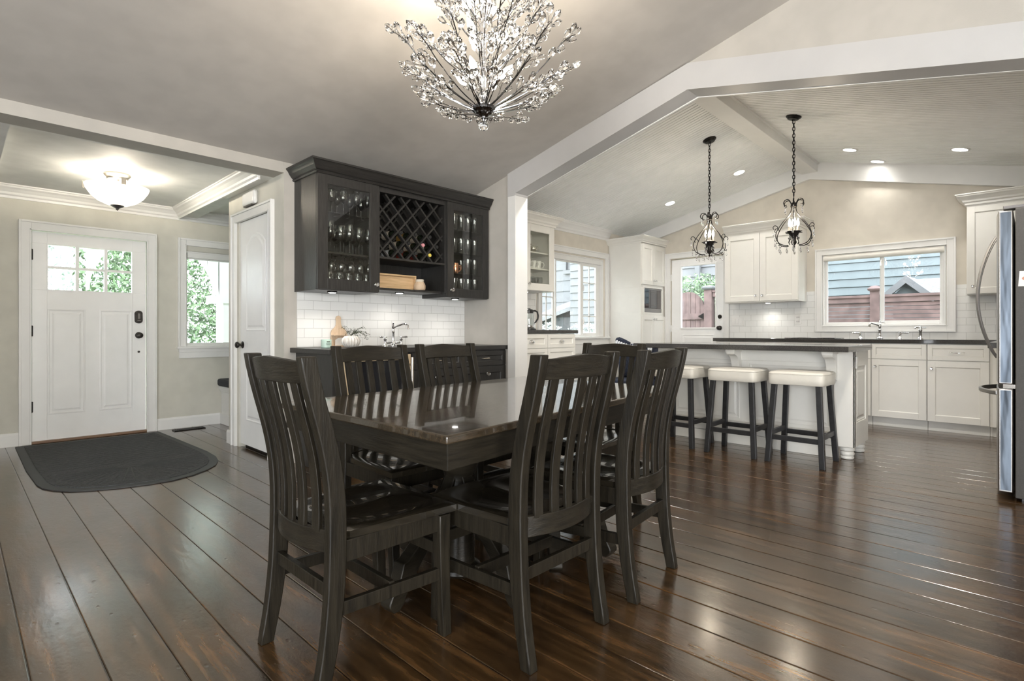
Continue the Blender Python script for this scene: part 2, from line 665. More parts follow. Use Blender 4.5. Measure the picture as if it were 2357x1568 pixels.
def casing(mb, u0, u1, z0, z1, w, d=0.022, bottom=True):
    """profiled flat casing: broad board, raised outer bead, small inner bead"""
    def ring(a0, a1, b0, b1, w, e0, e1):
        mb.box(a0, a0 + w, e0, e1, b0, b1)
        mb.box(a1 - w, a1, e0, e1, b0, b1)
        mb.box(a0 + w, a1 - w, e0, e1, b1 - w, b1)
        if bottom:
            mb.box(a0 + w, a1 - w, e0, e1, b0, b0 + w)
    ring(u0, u1, z0, z1, w, 0, d)
    ring(u0, u1, z0, z1, 0.018, d, d + 0.012)
    k = w - 0.012
    if bottom:
        ring(u0 + k, u1 - k, z0 + k, z1 - k, 0.012, d, d + 0.005)
    else:
        mb.box(u0 + k, u0 + w, d, d + 0.005, z0, z1 - k)
        mb.box(u1 - w, u1 - k, d, d + 0.005, z0, z1 - k)
        mb.box(u0 + k, u1 - k, d, d + 0.005, z1 - w, z1 - k)


def shaker(mb, u0, u1, z0, z1, d0, t=0.02, w=0.058, rec=0.011, panel=True):
    frame(mb, u0, u1, z0, z1, w, d0, d0 + t)
    if panel:
        mb.box(u0 + w, u1 - w, d0, d0 + t - rec, z0 + w, z1 - w)
        e = 0.008
        # small bevel ring round the recess
        a0, a1, b0, b1 = u0 + w, u1 - w, z0 + w, z1 - w
        for (p, q) in (((a0, b0), (a1, b0)), ((a1, b0), (a1, b1)), ((a1, b1), (a0, b1)), ((a0, b1), (a0, b0))):
            dx, dz = q[0] - p[0], q[1] - p[1]
            ln = math.hypot(dx, dz)
            nx, nz = -dz / ln * e, dx / ln * e
            D = d0 + t - 0.002
            D2 = d0 + t - rec
            mb.loft([[(p[0], D, p[1]), (p[0], D2, p[1]), (p[0] + nx, D2, p[1] + nz)],
                     [(q[0], D, q[1]), (q[0], D2, q[1]), (q[0] + nx, D2, q[1] + nz)]])


CROWN = [(0, 0), (0.012, 0), (0.016, 0.02), (0.03, 0.032), (0.036, 0.05), (0.06, 0.075), (0.078, 0.088), (0.082, 0.1), (0.09, 0.104), (0.09, 0.115), (0, 0.115)]


def crown_run(mb, p0, p1, z, n, s=1.0, m0=0, m1=0, prof=CROWN, sz=None):
    """crown along p0->p1 (2d), projecting along n (2d); m0/m1 mitre: +1 longer outward, -1 shorter"""
    sz = s if sz is None else sz
    d = Vector((p1[0] - p0[0], p1[1] - p0[1]))
    d.normalize()
    a, b2 = [], []
    for (o, h) in prof:
        o2, h2 = o * s, h * sz
        a.append((p0[0] + n[0] * o2 - d.x * o2 * m0, p0[1] + n[1] * o2 - d.y * o2 * m0, z + h2))
        b2.append((p1[0] + n[0] * o2 + d.x * o2 * m1, p1[1] + n[1] * o2 + d.y * o2 * m1, z + h2))
    mb.loft([a, b2])


def leaves(mb, c, rad, n, size, seed, shape=1.0):
    rnd = random.Random(seed)
    for _ in range(n):
        while True:
            p = Vector((rnd.uniform(-1, 1), rnd.uniform(-1, 1), rnd.uniform(-1, 1)))
            if 0.35 < p.length < 1:
                break
        p = Vector((p.x * rad[0], p.y * rad[1], p.z * rad[2])) + Vector(c)
        a = Vector((rnd.uniform(-1, 1), rnd.uniform(-1, 1), rnd.uniform(-1, 1))).normalized()
        b2 = a.orthogonal().normalized()
        k = size * rnd.uniform(0.6, 1.3)
        mb.add([p - a * k, p + b2 * k * 0.45, p + a * k, p - b2 * k * 0.45], [(0, 1, 2, 3)])

# ================================================================== structure
S = 'structure'
XC, YH, XK, YE, YKL, XW, YR = 1.85, 4.336, 3.753, 6.83, 4.834, 7.9, -0.62
TH = 0.14


def ceil_z(y):
    return 2.43 + 0.243 * (YH - y) if y > -0.2 else 2.43 + 0.243 * (YH + 0.2) - 0.243 * (-0.2 - y)


def struct(o, label, cat='room'):
    return tag(o, label, cat, None, S)


mb = MB()
# planks: each board has eased edges and is very slightly tilted, as hand-scraped boards are
rndf = random.Random(3)
px0 = 0.166 - 0.1705 * 27
vs, fs = [], []
k_ = 0
while px0 < 9.0:
    px1 = px0 + 0.1705
    ta, tb_ = rndf.uniform(-0.0005, 0.0), rndf.uniform(-0.0005, 0.0)
    row = [(px0, -0.004), (px0 + 0.0007, -0.004), (px0 + 0.0022, -0.0010 + ta), (px0 + 0.0046, ta), (px1 - 0.0046, tb_), (px1 - 0.0022, -0.0010 + tb_), (px1 - 0.0007, -0.004), (px1, -0.004)]
    o_ = len(vs)
    for (xx, zz) in row:
        vs += [(xx, -4.3, zz), (xx, 7.1, zz)]
    for i in range(len(row) - 1):
        a = o_ + 2 * i
        fs.append((a, a + 2, a + 3, a + 1))
    px0 = px1
mb.add(vs, fs)
mb.box(-4.4, 9.0, -4.3, 7.1, -0.08, -0.006)
fl = mb.build('floor', 'floor_planks')
struct(fl, 'dark brown wide plank hardwood floor running through the whole room', 'floor')

# --- dining ceiling (vault, ridge along X)
mb = MB()
pf = [(YH + 0.2, ceil_z(YH + 0.2)), (-0.2, ceil_z(-0.2)), (-4.3, ceil_z(-4.3)), (-4.3, ceil_z(-4.3) + .1), (-0.2, ceil_z(-0.2) + .1), (YH + 0.2, ceil_z(YH + 0.2) + .1)]
mb.prism(pf, 'x', -4.3, XK + 0.06)
struct(mb.build('ceiling', 'ceiling_greige'), 'greige sloped dining ceiling above the crystal chandelier', 'ceiling')

# --- kitchen ceiling: beadboard, two slopes, ridge at Y 2.14
RY, RZ, SL, SR = 2.14, 3.295, 0.25, 0.237


def kz(y):
    return RZ - (SL * (y - RY) if y > RY else SR * (RY - y))


mb = MB()
x = XK + 0.06
xs = []
while x < XW + 0.1:
    xs += [(x, 0), (x + 0.037, 0), (x + 0.040, 0.008), (x + 0.046, 0.008)]
    x += 0.049
for (ya, yb) in ((YKL + 0.1, RY), (RY, YR - 0.1)):
    vs = []
    for (xx, dz) in xs:
        vs += [(xx, ya, kz(ya) + dz), (xx, yb, kz(yb) + dz), (xx, ya, kz(ya) + 0.08), (xx, yb, kz(yb) + 0.08)]
    fs = []
    for i in range(len(xs) - 1):
        k = i * 4
        fs += [(k, k + 1, k + 5, k + 4), (k + 2, k + 6, k + 7, k + 3), (k, k + 4, k + 6, k + 2), (k + 1, k + 3, k + 7, k + 5)]
    mb.add(vs, fs)
struct(mb.build('ceiling', 'bead_white'), 'white beadboard vaulted kitchen ceiling', 'ceiling')

# ridge beam of the kitchen
mb = MB()
mb.prism([(2.045, 3.155), (2.235, 3.155), (2.235, 3.30), (2.045, 3.30)], 'x', XK + 0.1, XW)
struct(mb.build('trim_1', 'trim_white', bevel=0.004), 'white boxed ridge beam under the peak of the kitchen ceiling', 'beam')
# small strips where the ridge beam meets the boards
mb = MB()
mb.box(XK + 0.12, XW, 2.235, 2.26, kz(2.25) - 0.016, kz(2.25) + .02)
mb.box(XK + 0.12, XW, 2.02, 2.045, kz(2.03) - 0.016, kz(2.03) + .02)
struct(mb.build('trim_2', 'trim_white'), 'thin white cove strips along both sides of the kitchen ridge beam', 'trim')

# gable beam between dining room and kitchen
BT = [(3.669, 2.60), (1.823, 3.03), (0.042, 2.625), (-0.45, 2.513)]
BB = [(3.565, 2.392), (1.829, 2.838), (0.042, 2.439), (-0.35, 2.351)]
mb = MB()
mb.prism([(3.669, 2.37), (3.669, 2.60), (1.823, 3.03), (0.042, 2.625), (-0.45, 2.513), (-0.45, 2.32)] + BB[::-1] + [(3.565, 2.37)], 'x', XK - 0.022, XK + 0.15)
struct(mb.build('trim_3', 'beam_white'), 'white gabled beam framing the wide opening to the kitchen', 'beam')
mb = MB()
mb.box(XK - 0.022, XK + 0.15, 3.565, 3.669, 0, 2.37)
struct(mb.build('trim_4', 'trim_white', bevel=0.003), 'white post at the left side of the kitchen opening', 'post')
mb = MB()
mb.box(XK - 0.022, XK + 0.15, -0.45, -0.35, 0, 2.33)
struct(mb.build('trim_5', 'trim_white'), 'white post at the right side of the kitchen opening', 'post')
# wall above the beam, and at both ends
mb = MB()
top = [(YH, ceil_z(YH) + .03), (-0.2, ceil_z(-0.2) + .03), (-4.3, ceil_z(-4.3) + .03)]
mb.prism([(3.66, 2.59), (1.823, 3.02), (0.042, 2.615), (-0.44, 2.50), (-0.44, 0), (-4.3, 0)] + top[::-1] + [(YH, 0), (3.66, 0)], 'x', XK, XK + 0.12)
struct(mb.build('wall_east', 'wall_greige'), 'greige wall around and above the opening to the kitchen', 'wall')
# thin quarter-round seam inside the beam soffit
mb = MB()
mb.prism([(3.60, 2.402), (1.826, 2.858), (-0.2, 2.404), (-0.2, 2.384), (1.826, 2.83), (3.60, 2.380)], 'x', XK + 0.15, XK + 0.165)
struct(mb.build('trim_6', 'trim_white'), 'thin white edge strip along the kitchen side of the gabled beam', 'trim')
# closing strip between beam and beadboard (vertical, kitchen side)
mb = MB()
mb.prism([(YKL, kz(YKL) + .05), (RY, RZ + .05), (YR, kz(YR) + .05), (YR, 2.36), (0.042, 2.46), (1.826, 2.86), (3.60, 2.41), (3.67, 2.39), (3.67, 0), (YKL, 0)], 'x', XK + 0.12, XK + 0.15)
struct(mb.build('wall_partition', 'bead_white'), 'kitchen side of the partition above and beside the opening', 'wall')

# --- header above the entry, bar wall, closet
mb = MB()
mb.box(-4.3, XC, YH, YH + 0.2, 2.345, ceil_z(YH) + 0.04)
struct(mb.build('wall_header', 'wall_greige'), 'greige header above the wide opening to the entry', 'wall')
mb = MB()
mb.box(XC + .001, XK + 0.12, YH, YH + 0.12, 0, ceil_z(YH) + 0.04)
struct(mb.build('wall_bar', 'wall_greige'), 'greige wall behind the dark wine bar', 'wall')
mb = MB(FX(XC))
wall_holes(mb, YH + 0.001, 5.58, 0, 2.40, -0.10, 0, [(4.60, 5.32, 0, 2.085)])
struct(mb.build('wall_closet', 'wall_entry_paint'), 'pale greige closet wall facing the entry mat', 'wall')
mb = MB()
mb.box(XC + 0.1, 4.6, 5.46, 5.58, 0, 2.40)
mb.box(XC + 0.1, XC + 0.75, YH + 0.12, YH + 0.13, 0, 2.3)
struct(mb.build('wall_nook', 'wall_entry_paint'), 'closet wall on the side of the bench nook', 'wall')
mb = MB()
mb.box(-4.3, -0.5, YH, YH + 0.12, 0, 2.345)
mb.box(-0.62, -0.5, YH + 0.12, YE, 0, 2.42)
struct(mb.build('wall_left', 'wall_entry_paint'), 'left wall of the entry', 'wall')

# entry wall with the front door and a window
DX0, DX1, DZ1 = 0.524, 1.441, 2.03
mb = MB(FY(YE))
wall_holes(mb, -0.62, 4.6, 0, 2.60, -TH, 0, [(DX0 - .01, DX1 + .01, 0, DZ1 + .01), (1.80, 2.95, 0.90, 1.975)])
struct(mb.build('wall_entry', 'wall_entry_paint'), 'pale greige wall holding the white front door', 'wall')
mb = MB()
mb.box(4.48, 4.6, 5.58, YE, 0, 2.42)
struct(mb.build('wall_nook', 'wall_entry_paint'), 'far end wall of the bench nook', 'wall')

# entry ceiling: soffits with two tray recesses
mb = MB()
Z0 = 2.345
mb.box(-0.62, 0.246, YH + .2, YE, Z0, 2.48)
mb.box(0.246, 1.75, YH + .2, 4.56, Z0, 2.48)
mb.box(1.75, 1.914, YH + .2, YE, Z0, 2.48)
mb.box(1.914, 4.6, 5.0, 5.78, Z0, 2.48)
mb.box(-0.62, 4.6, YH + .2, YE, 2.425, 2.52)
struct(mb.build('ceiling', 'ceiling_white'), 'white tray ceiling of the entry', 'ceiling')
mb = MB()
crown_run(mb, (-0.5, YE), (1.75, YE), 2.305, (0, -1), 1.0, sz=1.04)
crown_run(mb, (1.75, YE), (1.75, 4.56), 2.315, (-1, 0), 1.0, sz=0.95)
struct(mb.build('trim_7', 'trim_white'), 'white crown moulding round the main entry tray', 'trim')
mb = MB()
crown_run(mb, (1.75, YE), (4.6, YE), 2.305, (0, -1), 1.0, sz=1.04)
struct(mb.build('trim_8', 'trim_white'), 'white crown moulding above the nook window', 'trim')
# baseboards
def baseb(u0, u1, M, side, label, h=0.125):
    mb = MB(M)
    mb.box(u0, u1, 0, 0.016, 0, h - 0.02)
    mb.prism([(0, h - .02), (0.016, h - .02), (0.010, h - 0.004), (0.006, h), (0, h)], 'x', u0, u1)
    struct(mb.build('baseboard_' + side, 'trim_white'), label, 'baseboard')


baseb(-0.5, 0.428, FY(YE), 'left', 'white baseboard left of the front door')
baseb(1.532, 2.17, FY(YE), 'entry', 'white baseboard right of the front door')
baseb(5.448, 5.60, FX(XC), 'closet', 'short white baseboard at the far corner of the closet wall')
baseb(YH, 4.519, FX(XC), 'bar', 'short white baseboard between closet door and wine bar')

# casings
mb = MB(FY(YE))
casing(mb, 0.428, 1.532, 0, 2.12, 0.09, bottom=False)
struct(mb.build('trim_10', 'trim_white', bevel=0.002), 'white casing around the front door', 'trim')
mb = MB(FX(XC))
casing(mb, 4.519, 5.448, 0, 2.163, 0.085, bottom=False)
struct(mb.build('trim_11', 'trim_white', bevel=0.002), 'white casing around the closet door', 'trim')

# --- front door
def raised_panel(mb, u0, u1, z0, z1, d0, arch=0.0):
    """moulded sticking sunk into the slab, raised field in its middle"""
    def ringpts(k, d):
        if arch <= 0:
            return [(u0 + k, d, z0 + k), (u1 - k, d, z0 + k), (u1 - k, d, z1 - k), (u0 + k, d, z1 - k)]
        pts = [(u0 + k, d, z0 + k), (u1 - k, d, z0 + k)]
        w = (u1 - u0) / 2 - k
        for i in range(13):
            t = -1 + 2 * i / 12
            pts.append((u1 - k - (1 + t) * w, d, z1 - k - arch * (abs(t) ** 2.2)))
        return pts
    mb.loft([ringpts(0, d0 - 0.001), ringpts(0, d0 + 0.004), ringpts(0.010, d0 + 0.006), ringpts(0.020, d0 + 0.0015), ringpts(0.034, d0 + 0.0015), ringpts(0.050, d0 + 0.007), ringpts(0.052, d0 + 0.007)])


D1 = -0.03
GX0, GX1, GZ0, GZ1 = 0.634, 1.325, 1.470, 1.917
mb = MB(FY(YE))
wall_holes(mb, DX0, DX1, 0.02, DZ1, D1 - 0.045, D1, [(GX0, GX1, GZ0, GZ1)])
raised_panel(mb, 0.637, 0.929, 0.265, 1.290, D1)
raised_panel(mb, 1.041, 1.321, 0.265, 1.290, D1)
door = mb.build('door_1', 'door_white', bevel=0.002)
struct(door, 'white front door with six small panes and two tall panels', 'door')
mb = MB(FY(YE))
frame(mb, GX0 - 0.005, GX1 + 0.005, GZ0 - 0.005, GZ1 + 0.005, 0.012, D1 - .04, D1 + 0.006)
cw = (GX1 - GX0) / 3
for i in (1, 2):
    mb.box(GX0 + cw * i - 0.013, GX0 + cw * i + 0.013, D1 - .035, D1 + 0.004, GZ0, GZ1)
mb.box(GX0, GX1, D1 - .035, D1 + 0.003, (GZ0 + GZ1) / 2 - 0.012, (GZ0 + GZ1) / 2 + 0.012)
mb.build('muntin', 'door_white', door)
for i in range(3):
    for j in range(2):
        mb = MB(FY(YE))
        mb.box(GX0 + cw * i + .01, GX0 + cw * (i + 1) - .01, D1 - .024, D1 - 0.020, GZ0 + j * .2235 + .01, GZ0 + (j + 1) * .2235 - .01)
        mb.build('pane', 'window_glass', door)
for z in (1.803, 1.075, 0.351):
    mb = MB(FY(YE))
    mb.box(DX0 - 0.012, DX0 + 0.008, D1 - .01, D1 + 0.016, z - 0.048, z + 0.048)
    mb.tube([(DX0 - 0.002, D1 + 0.02, z - 0.052), (DX0 - 0.002, D1 + 0.02, z + 0.052)], 0.007)
    mb.build('hinge', 'black_metal', door, smooth=40)
mb = MB(FY(YE))
mb.loft([[(1.375 + 0.036 * cos(a) * k, D1 + e, 1.224 + (0.033 * sin(a) + (0.035 if sin(a) > 0 else -0.035)) * k) for a in [2 * pi * i / 20 for i in range(20)]] for (k, e) in ((1, 0), (1, 0.018), (0.9, 0.026))])
lk = mb.build('keypad_lock', 'bronze', door, smooth=40)
mb = MB(FY(YE))
mb.box(1.362, 1.390, D1 + 0.026, D1 + 0.034, 1.182, 1.192)
mb.box(1.366, 1.386, D1 + 0.026, D1 + 0.029, 1.205, 1.262)
mb.build('thumb_turn', 'pewter', lk)
R90 = Matrix.Rotation(-pi / 2, 4, 'X')


def knob(M, u, d, z, parent, mat='bronze', r=0.028, name='knob', label=None):
    mb = MB(M)
    mb.lathe([(r * 1.05, 0), (r * 1.1, 0.004), (r * 0.85, 0.009), (r * 0.4, 0.012), (r * 0.36, 0.03), (r * 0.75, 0.036), (r, 0.048), (r * 0.9, 0.060), (r * 0.5, 0.066), (0.001, 0.067)], (u, d, z), 20, M2=R90)
    return mb.build(name, mat, parent, smooth=35, label=label)


knob(FY(YE), 1.378, D1, 1.03, door, r=0.031)
mb = MB(FY(YE))
mb.lathe([(0.011, 0), (0.011, 0.004), (0.001, 0.005)], (1.378, D1, 0.855), 12, M2=R90)
mb.build('key_hole_cover', 'bronze', door)
mb = MB()
mb.box(DX0 - .04, DX1 + .04, YE - 0.02, YE + .1, 0.001, 0.022)
struct(mb.build('trim_12', 'threshold_oak', bevel=0.004), 'brown sill under the front door', 'sill')

# --- window 1 (entry)
def window(n, M, u0, u1, z0, z1, depth, parts, label, jamb=True):
    """parts: list of (u0,u1,z0,z1, sash width, muntin cols, muntin rows)"""
    mb = MB(M)
    frame(mb, u0 - .002, u1 + .002, z0 - .002, z1 + .002, 0.016, -depth - .03, 0.002)
    w = mb.build('window_%d' % n, 'trim_white')
    struct(w, label, 'window')
    for (a, b2, c, d, sw, mc, mr, dd) in parts:
        mb = MB(M)
        frame(mb, a, b2, c, d, sw, dd - 0.03, dd)
        mb.build('sash', 'trim_white', w, bevel=0.002)
        if mc or mr:
            mb = MB(M)
            for i in range(1, mc + 1):
                uu = a + sw + (b2 - a - 2 * sw) * i / (mc + 1)
                mb.box(uu - .007, uu + .007, dd - .022, dd - .008, c + sw, d - sw)
            for j in range(1, mr + 1):
                zz = c + sw + (d - c - 2 * sw) * j / (mr + 1)
                mb.box(a + sw, b2 - sw, dd - .022, dd - .008, zz - .007, zz + .007)
            mb.build('muntin', 'trim_white', w)
        mb = MB(M)
        mb.box(a + sw - .004, b2 - sw + .004, dd - .018, dd - .014, c + sw - .004, d - sw + .004)
        mb.build('pane', 'window_glass', w)
    return w


w1 = window(1, FY(YE), 1.805, 2.945, 0.905, 1.97, 0.10, [(1.815, 2.935, 0.912, 1.965, 0.03, 0, 0, -0.06)], 'clear window beside the bench looking out to an arched porch')
mb = MB(FY(YE))
casing(mb, 1.734, 3.02, 0.90, 2.111, 0.08, bottom=False)
mb.box(1.72, 3.05, 0, 0.055, 0.880, 0.905)
mb.box(1.74, 3.02, 0, 0.035, 0.84, 0.88)
mb.box(1.745, 3.01, 0, 0.022, 0.775, 0.84)
struct(mb.build('trim_13', 'trim_white', bevel=0.003), 'white casing and stool of the window beside the bench', 'trim')
mb = MB(FY(YE))
mb.box(1.83, 2.93, -0.07, -0.005, 1.90, 1.965)
mb.box(1.83, 2.93, -0.05, -0.02, 1.885, 1.90)
mb.build('roller_shade', 'trim_white', w1, bevel=0.006)

# --- closet door
mb = MB(FX(XC))
cd_ = -0.012
mb.box(4.605, 5.315, cd_ - 0.035, cd_, 0.035, 2.08)
raised_panel(mb, 4.735, 5.165, 1.075, 1.945, cd_, arch=0.09)
raised_panel(mb, 4.735, 5.165, 0.26, 0.80, cd_)
cdoor = mb.build('door_2', 'door_white', bevel=0.002)
struct(cdoor, 'narrow white closet door with an arched upper panel', 'door')
for z in (1.848, 1.115, 0.35):
    mb = MB(FX(XC))
    mb.box(4.625, 4.660, cd_ - .002, cd_ + 0.004, z - 0.045, z + 0.045)
    mb.tube([(4.622, cd_ + .006, z - .047), (4.622, cd_ + .006, z + .047)], 0.006)
    mb.build('hinge', 'black_metal', cdoor, smooth=40)
knob(FX(XC), 5.255, cd_, 0.947, cdoor, r=0.030)
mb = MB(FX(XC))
mb.box(4.60, 5.32, -0.09, -0.06, 0.0, 0.034)  # near-black strip that paints in the shade below the door
struct(mb.build('trim_14', 'gap_dark'), 'dark strip standing in for the shade under the closet door', 'shade strip')

# door chime on the closet wall
t = thing('door_chime', 'small white rounded box mounted above the closet door', 'door chime', (XC, 4.99, 2.18))
mb = MB(FX(XC))
mb.box(4.855, 5.125, 0.0, 0.045, 2.185, 2.305)
mb.build('housing', 'trim_white', t, bevel=0.03, seg=4, smooth=50)
mb = MB(FX(XC))
for k in range(3):
    mb.box(4.90, 5.08, 0.02, 0.047, 2.182 - k * .004, 2.184 - k * .004)
mb.build('vent_slot', 'pewter', t)

# bench in the nook
t = thing('window_bench', 'white built-in bench with a dark cushion behind the closet wall', 'bench', (2.9, 6.2, 0))
mb = MB()
mb.box(2.18, 4.4, 5.59, YE - .005, 0, 0.44)
mb.box(2.162, 4.4, 5.585, YE - .004, 0, 0.12)
mb.build('base', 'trim_white', t, bevel=0.004)
mb = MB()
mb.box(2.15, 4.4, 5.59, YE - .004, 0.395, 0.44)
mb.box(2.165, 4.4, 5.59, YE - .004, 0.37, 0.395)
mb.build('seat_moulding', 'trim_white', t, bevel=0.006)
mb = MB()
mb.box(2.13, 4.4, 5.60, YE - .01, 0.44, 0.525)
mb.build('cushion', 'cushion_dark', t, bevel=0.025, seg=3, smooth=60)

# --- kitchen walls
mb = MB(FY(YKL))
wall_holes(mb, XK + .12, XW + .1, 0, 2.75, -TH, 0, [(5.555, 7.04, 0.99, 2.185)])
struct(mb.build('wall_kitchen_left', 'wall_kitchen_paint'), 'greige kitchen wall with the three-part window', 'wall')
mb = MB(FX(XW))
gab = kz
holes = [(3.30, 4.145, 0, 2.205), (0.735, 2.0, 1.14, 2.06)]
wall_holes(mb, YR - .1, YKL + .1, 0, 2.62, -TH, 0, holes)
mb.loft([[(YKL + .1, -TH, 2.62), (YKL + .1, -TH, kz(YKL) + .03), (RY, -TH, RZ + .03), (YR - .1, -TH, kz(YR) + .03), (YR - .1, -TH, 2.62)][::-1],
         [(YKL + .1, 0, 2.62), (YKL + .1, 0, kz(YKL) + .03), (RY, 0, RZ + .03), (YR - .1, 0, kz(YR) + .03), (YR - .1, 0, 2.62)][::-1]])
struct(mb.build('wall_kitchen_far', 'wall_kitchen_paint'), 'cream gabled far wall of the kitchen', 'wall')
mb = MB()
mb.box(XK + .12, XW + .1, YR - .12, YR, 0, 3.2)
struct(mb.build('wall_kitchen_right', 'wall_kitchen_paint'), 'right wall of the kitchen behind the fridge', 'wall')
# rake board under the ceiling on the far wall
mb = MB()
mb.prism([(YKL, 2.445), (2.144, 3.077), (YR, 2.43), (YR, kz(YR) + .02), (RY, RZ + .02), (YKL, kz(YKL) + .02)], 'x', XW - 0.06, XW)
struct(mb.build('trim_15', 'trim_white', bevel=0.003), 'white rake board following the gable of the far kitchen wall', 'trim')
# crown on kitchen left wall
mb = MB()
crown_run(mb, (XK + .15, YKL), (7.17, YKL), 2.495, (0, -1), 1.0, sz=1.3)
struct(mb.build('trim_16', 'trim_white'), 'white crown moulding on the left kitchen wall', 'trim')

# walls around the living area behind the camera, with assumed openings placed for the fill light
mb = MB(FX(-4.2))
wall_holes(mb, -4.3, YH + .1, 0, 3.7, 0, 0.1, [(-2.8, 0.4, 0.30, 2.35)])
struct(mb.build('wall_west', 'wall_greige'), 'wall behind the camera on the left', 'wall')
mb = MB(FY(-4.2))
wall_holes(mb, -4.3, XK + .1, 0, 3.7, 0, 0.1, [(-2.5, 1.1, 0.30, 2.0)])
struct(mb.build('wall_south', 'wall_greige'), 'wall behind the camera on the right', 'wall')

# --- back door (door_3)
mb = MB(FX(XW))
casing(mb, 3.215, 4.235, 0, 2.30, 0.085, bottom=False)
struct(mb.build('trim_17', 'trim_white', bevel=0.002), 'white casing around the glazed back door', 'trim')
mb = MB(FX(XW))
d0 = -0.01
wall_holes(mb, 3.309, 4.137, 0.02, 2.195, d0 - .045, d0, [(3.43, 3.98, 1.13, 2.085)])
raised_panel(mb, 3.45, 3.96, 0.86, 1.03, d0)
bd = mb.build('door_3', 'door_white', bevel=0.002)
struct(bd, 'white back door with one large glass pane looking onto a wooden gate', 'door')
mb = MB(FX(XW))
frame(mb, 3.41, 4.0, 1.11, 2.105, 0.022, d0, d0 + .010)
mb.build('glazing_bead', 'door_white', bd, bevel=0.003)
mb = MB(FX(XW))
mb.box(3.425, 3.985, d0 - .026, d0 - .02, 1.125, 2.09)
mb.build('pane', 'window_glass', bd)
knob(FX(XW), 3.365, d0, 1.125, bd, r=0.031)
mb = MB(FX(XW))
mb.lathe([(0.030, 0), (0.031, 0.006), (0.026, 0.014), (0.001, 0.016)], (3.365, d0, 1.292), 18, M2=R90)
mb.box(3.358, 3.372, d0 + .014, d0 + .026, 1.278, 1.306)
mb.build('deadbolt', 'bronze', bd, smooth=40)
for z in (1.92, 1.12, 0.3):
    mb = MB(FX(XW))
    mb.box(4.132, 4.155, d0, d0 + .012, z - .05, z + .05)
    mb.build('hinge', 'trim_white', bd)

# --- window 2 (kitchen left, three parts)
w2 = window(2, FY(YKL), 5.56, 7.035, 0.995, 2.18, 0.09,
            [(5.575, 5.91, 1.01, 2.10, 0.035, 1, 3, -0.05), (5.93, 6.52, 1.01, 2.10, 0.02, 0, 0, -0.05), (6.54, 6.945, 1.01, 2.10, 0.040, 1, 3, -0.045)],
            'wide three-part kitchen window with grid bars in its outer panes')
mb = MB(FY(YKL))
mb.box(5.575, 7.02, -0.07, -0.01, 2.10, 2.17)
mb.build('roller_shade', 'trim_white', w2, bevel=0.008)
mb = MB(FY(YKL))
mb.box(6.50, 6.56, -0.055, -0.035, 1.01, 2.10)
mb.box(6.945, 7.03, -0.075, -0.06, 1.0, 2.10)
mb.build('mullion', 'trim_white', w2, bevel=0.003)
for z in (1.22, 1.72):
    mb = MB(FY(YKL))
    mb.tube([(6.545, -0.03, z - .05), (6.552, -0.018, z - .03), (6.552, -0.014, z + .02), (6.545, -0.03, z + .05)], 0.007)
    mb.build('latch', 'trim_white', w2, smooth=60)
mb = MB(FY(YKL))
casing(mb, 5.475, 7.16, 0.97, 2.287, 0.085, bottom=False)
mb.box(5.46, 7.165, 0, 0.05, 0.965, 0.99)
mb.box(5.475, 7.16, 0, 0.024, 0.88, 0.965)
struct(mb.build('trim_18', 'trim_white', bevel=0.003), 'white casing around the three-part kitchen window', 'trim')
mb = MB(FY(YKL))
for k in range(6):
    mb.box(5.44, 7.17, 0, 0.016, 0.02 + k * .145, 0.02 + k * .145 + .138)
struct(mb.build('trim_19', 'trim_white', bevel=0.002), 'white horizontal board panelling below the kitchen window', 'panelling')

# --- window 3 (far wall slider)
w3 = window(3, FX(XW), 0.74, 1.995, 1.145, 2.055, 0.09,
            [(1.335, 1.98, 1.16, 2.045, 0.03, 0, 0, -0.035), (0.755, 1.385, 1.16, 2.045, 0.045, 0, 0, -0.065)],
            'sliding kitchen window above the sink looking onto a fence')
mb = MB(FX(XW))
mb.tube([(0.75, -0.005, 2.015), (1.985, -0.005, 2.015)], 0.036, n=16)
mb.build('roller_shade', 'shade_fabric', w3, smooth=40)
mb = MB(FX(XW))
mb.box(0.757, 0.770, -0.012, 0.0, 1.16, 1.98)
mb.box(0.752, 0.775, -0.016, 0.004, 1.15, 1.20)
mb.build('shade_chain', 'trim_white', w3)
mb = MB(FX(XW))
casing(mb, 0.647, 2.083, 1.066, 2.143, 0.083)
struct(mb.build('trim_20', 'trim_white', bevel=0.002), 'white casing around the sliding window above the sink', 'trim')

# --- backsplashes
mb = MB(FY(YH))
mb.box(1.955, XK - .001, 0, 0.009, 0.94, 1.50)
tag(mb.build('tile_backsplash', 'tile_bar'), 'white subway tile backsplash under the dark wine bar cabinets', 'backsplash', None, S)
mb = MB(FX(XW))
wall_holes(mb, YR, 3.213, 0.90, 1.468, 0, 0.009, [(0.645, 2.085, 1.064, 1.6)])
tag(mb.build('tile_backsplash', 'tile_kitchen_far'), 'white subway tile backsplash around the sink window', 'backsplash', None, S)
mb = MB(FY(YKL))
mb.box(XK + .15, 5.44, 0, 0.009, 1.05, 1.62)
tag(mb.build('tile_backsplash', 'tile_kitchen_left'), 'white subway tile backsplash behind the glass kettle', 'backsplash', None, S)
mb = MB(FY(YKL))
mb.box(5.44, 5.455, 0, 0.012, 1.05, 1.62)
struct(mb.build('trim_21', 'trim_white'), 'thin white edge strip at the end of the kettle backsplash', 'trim')

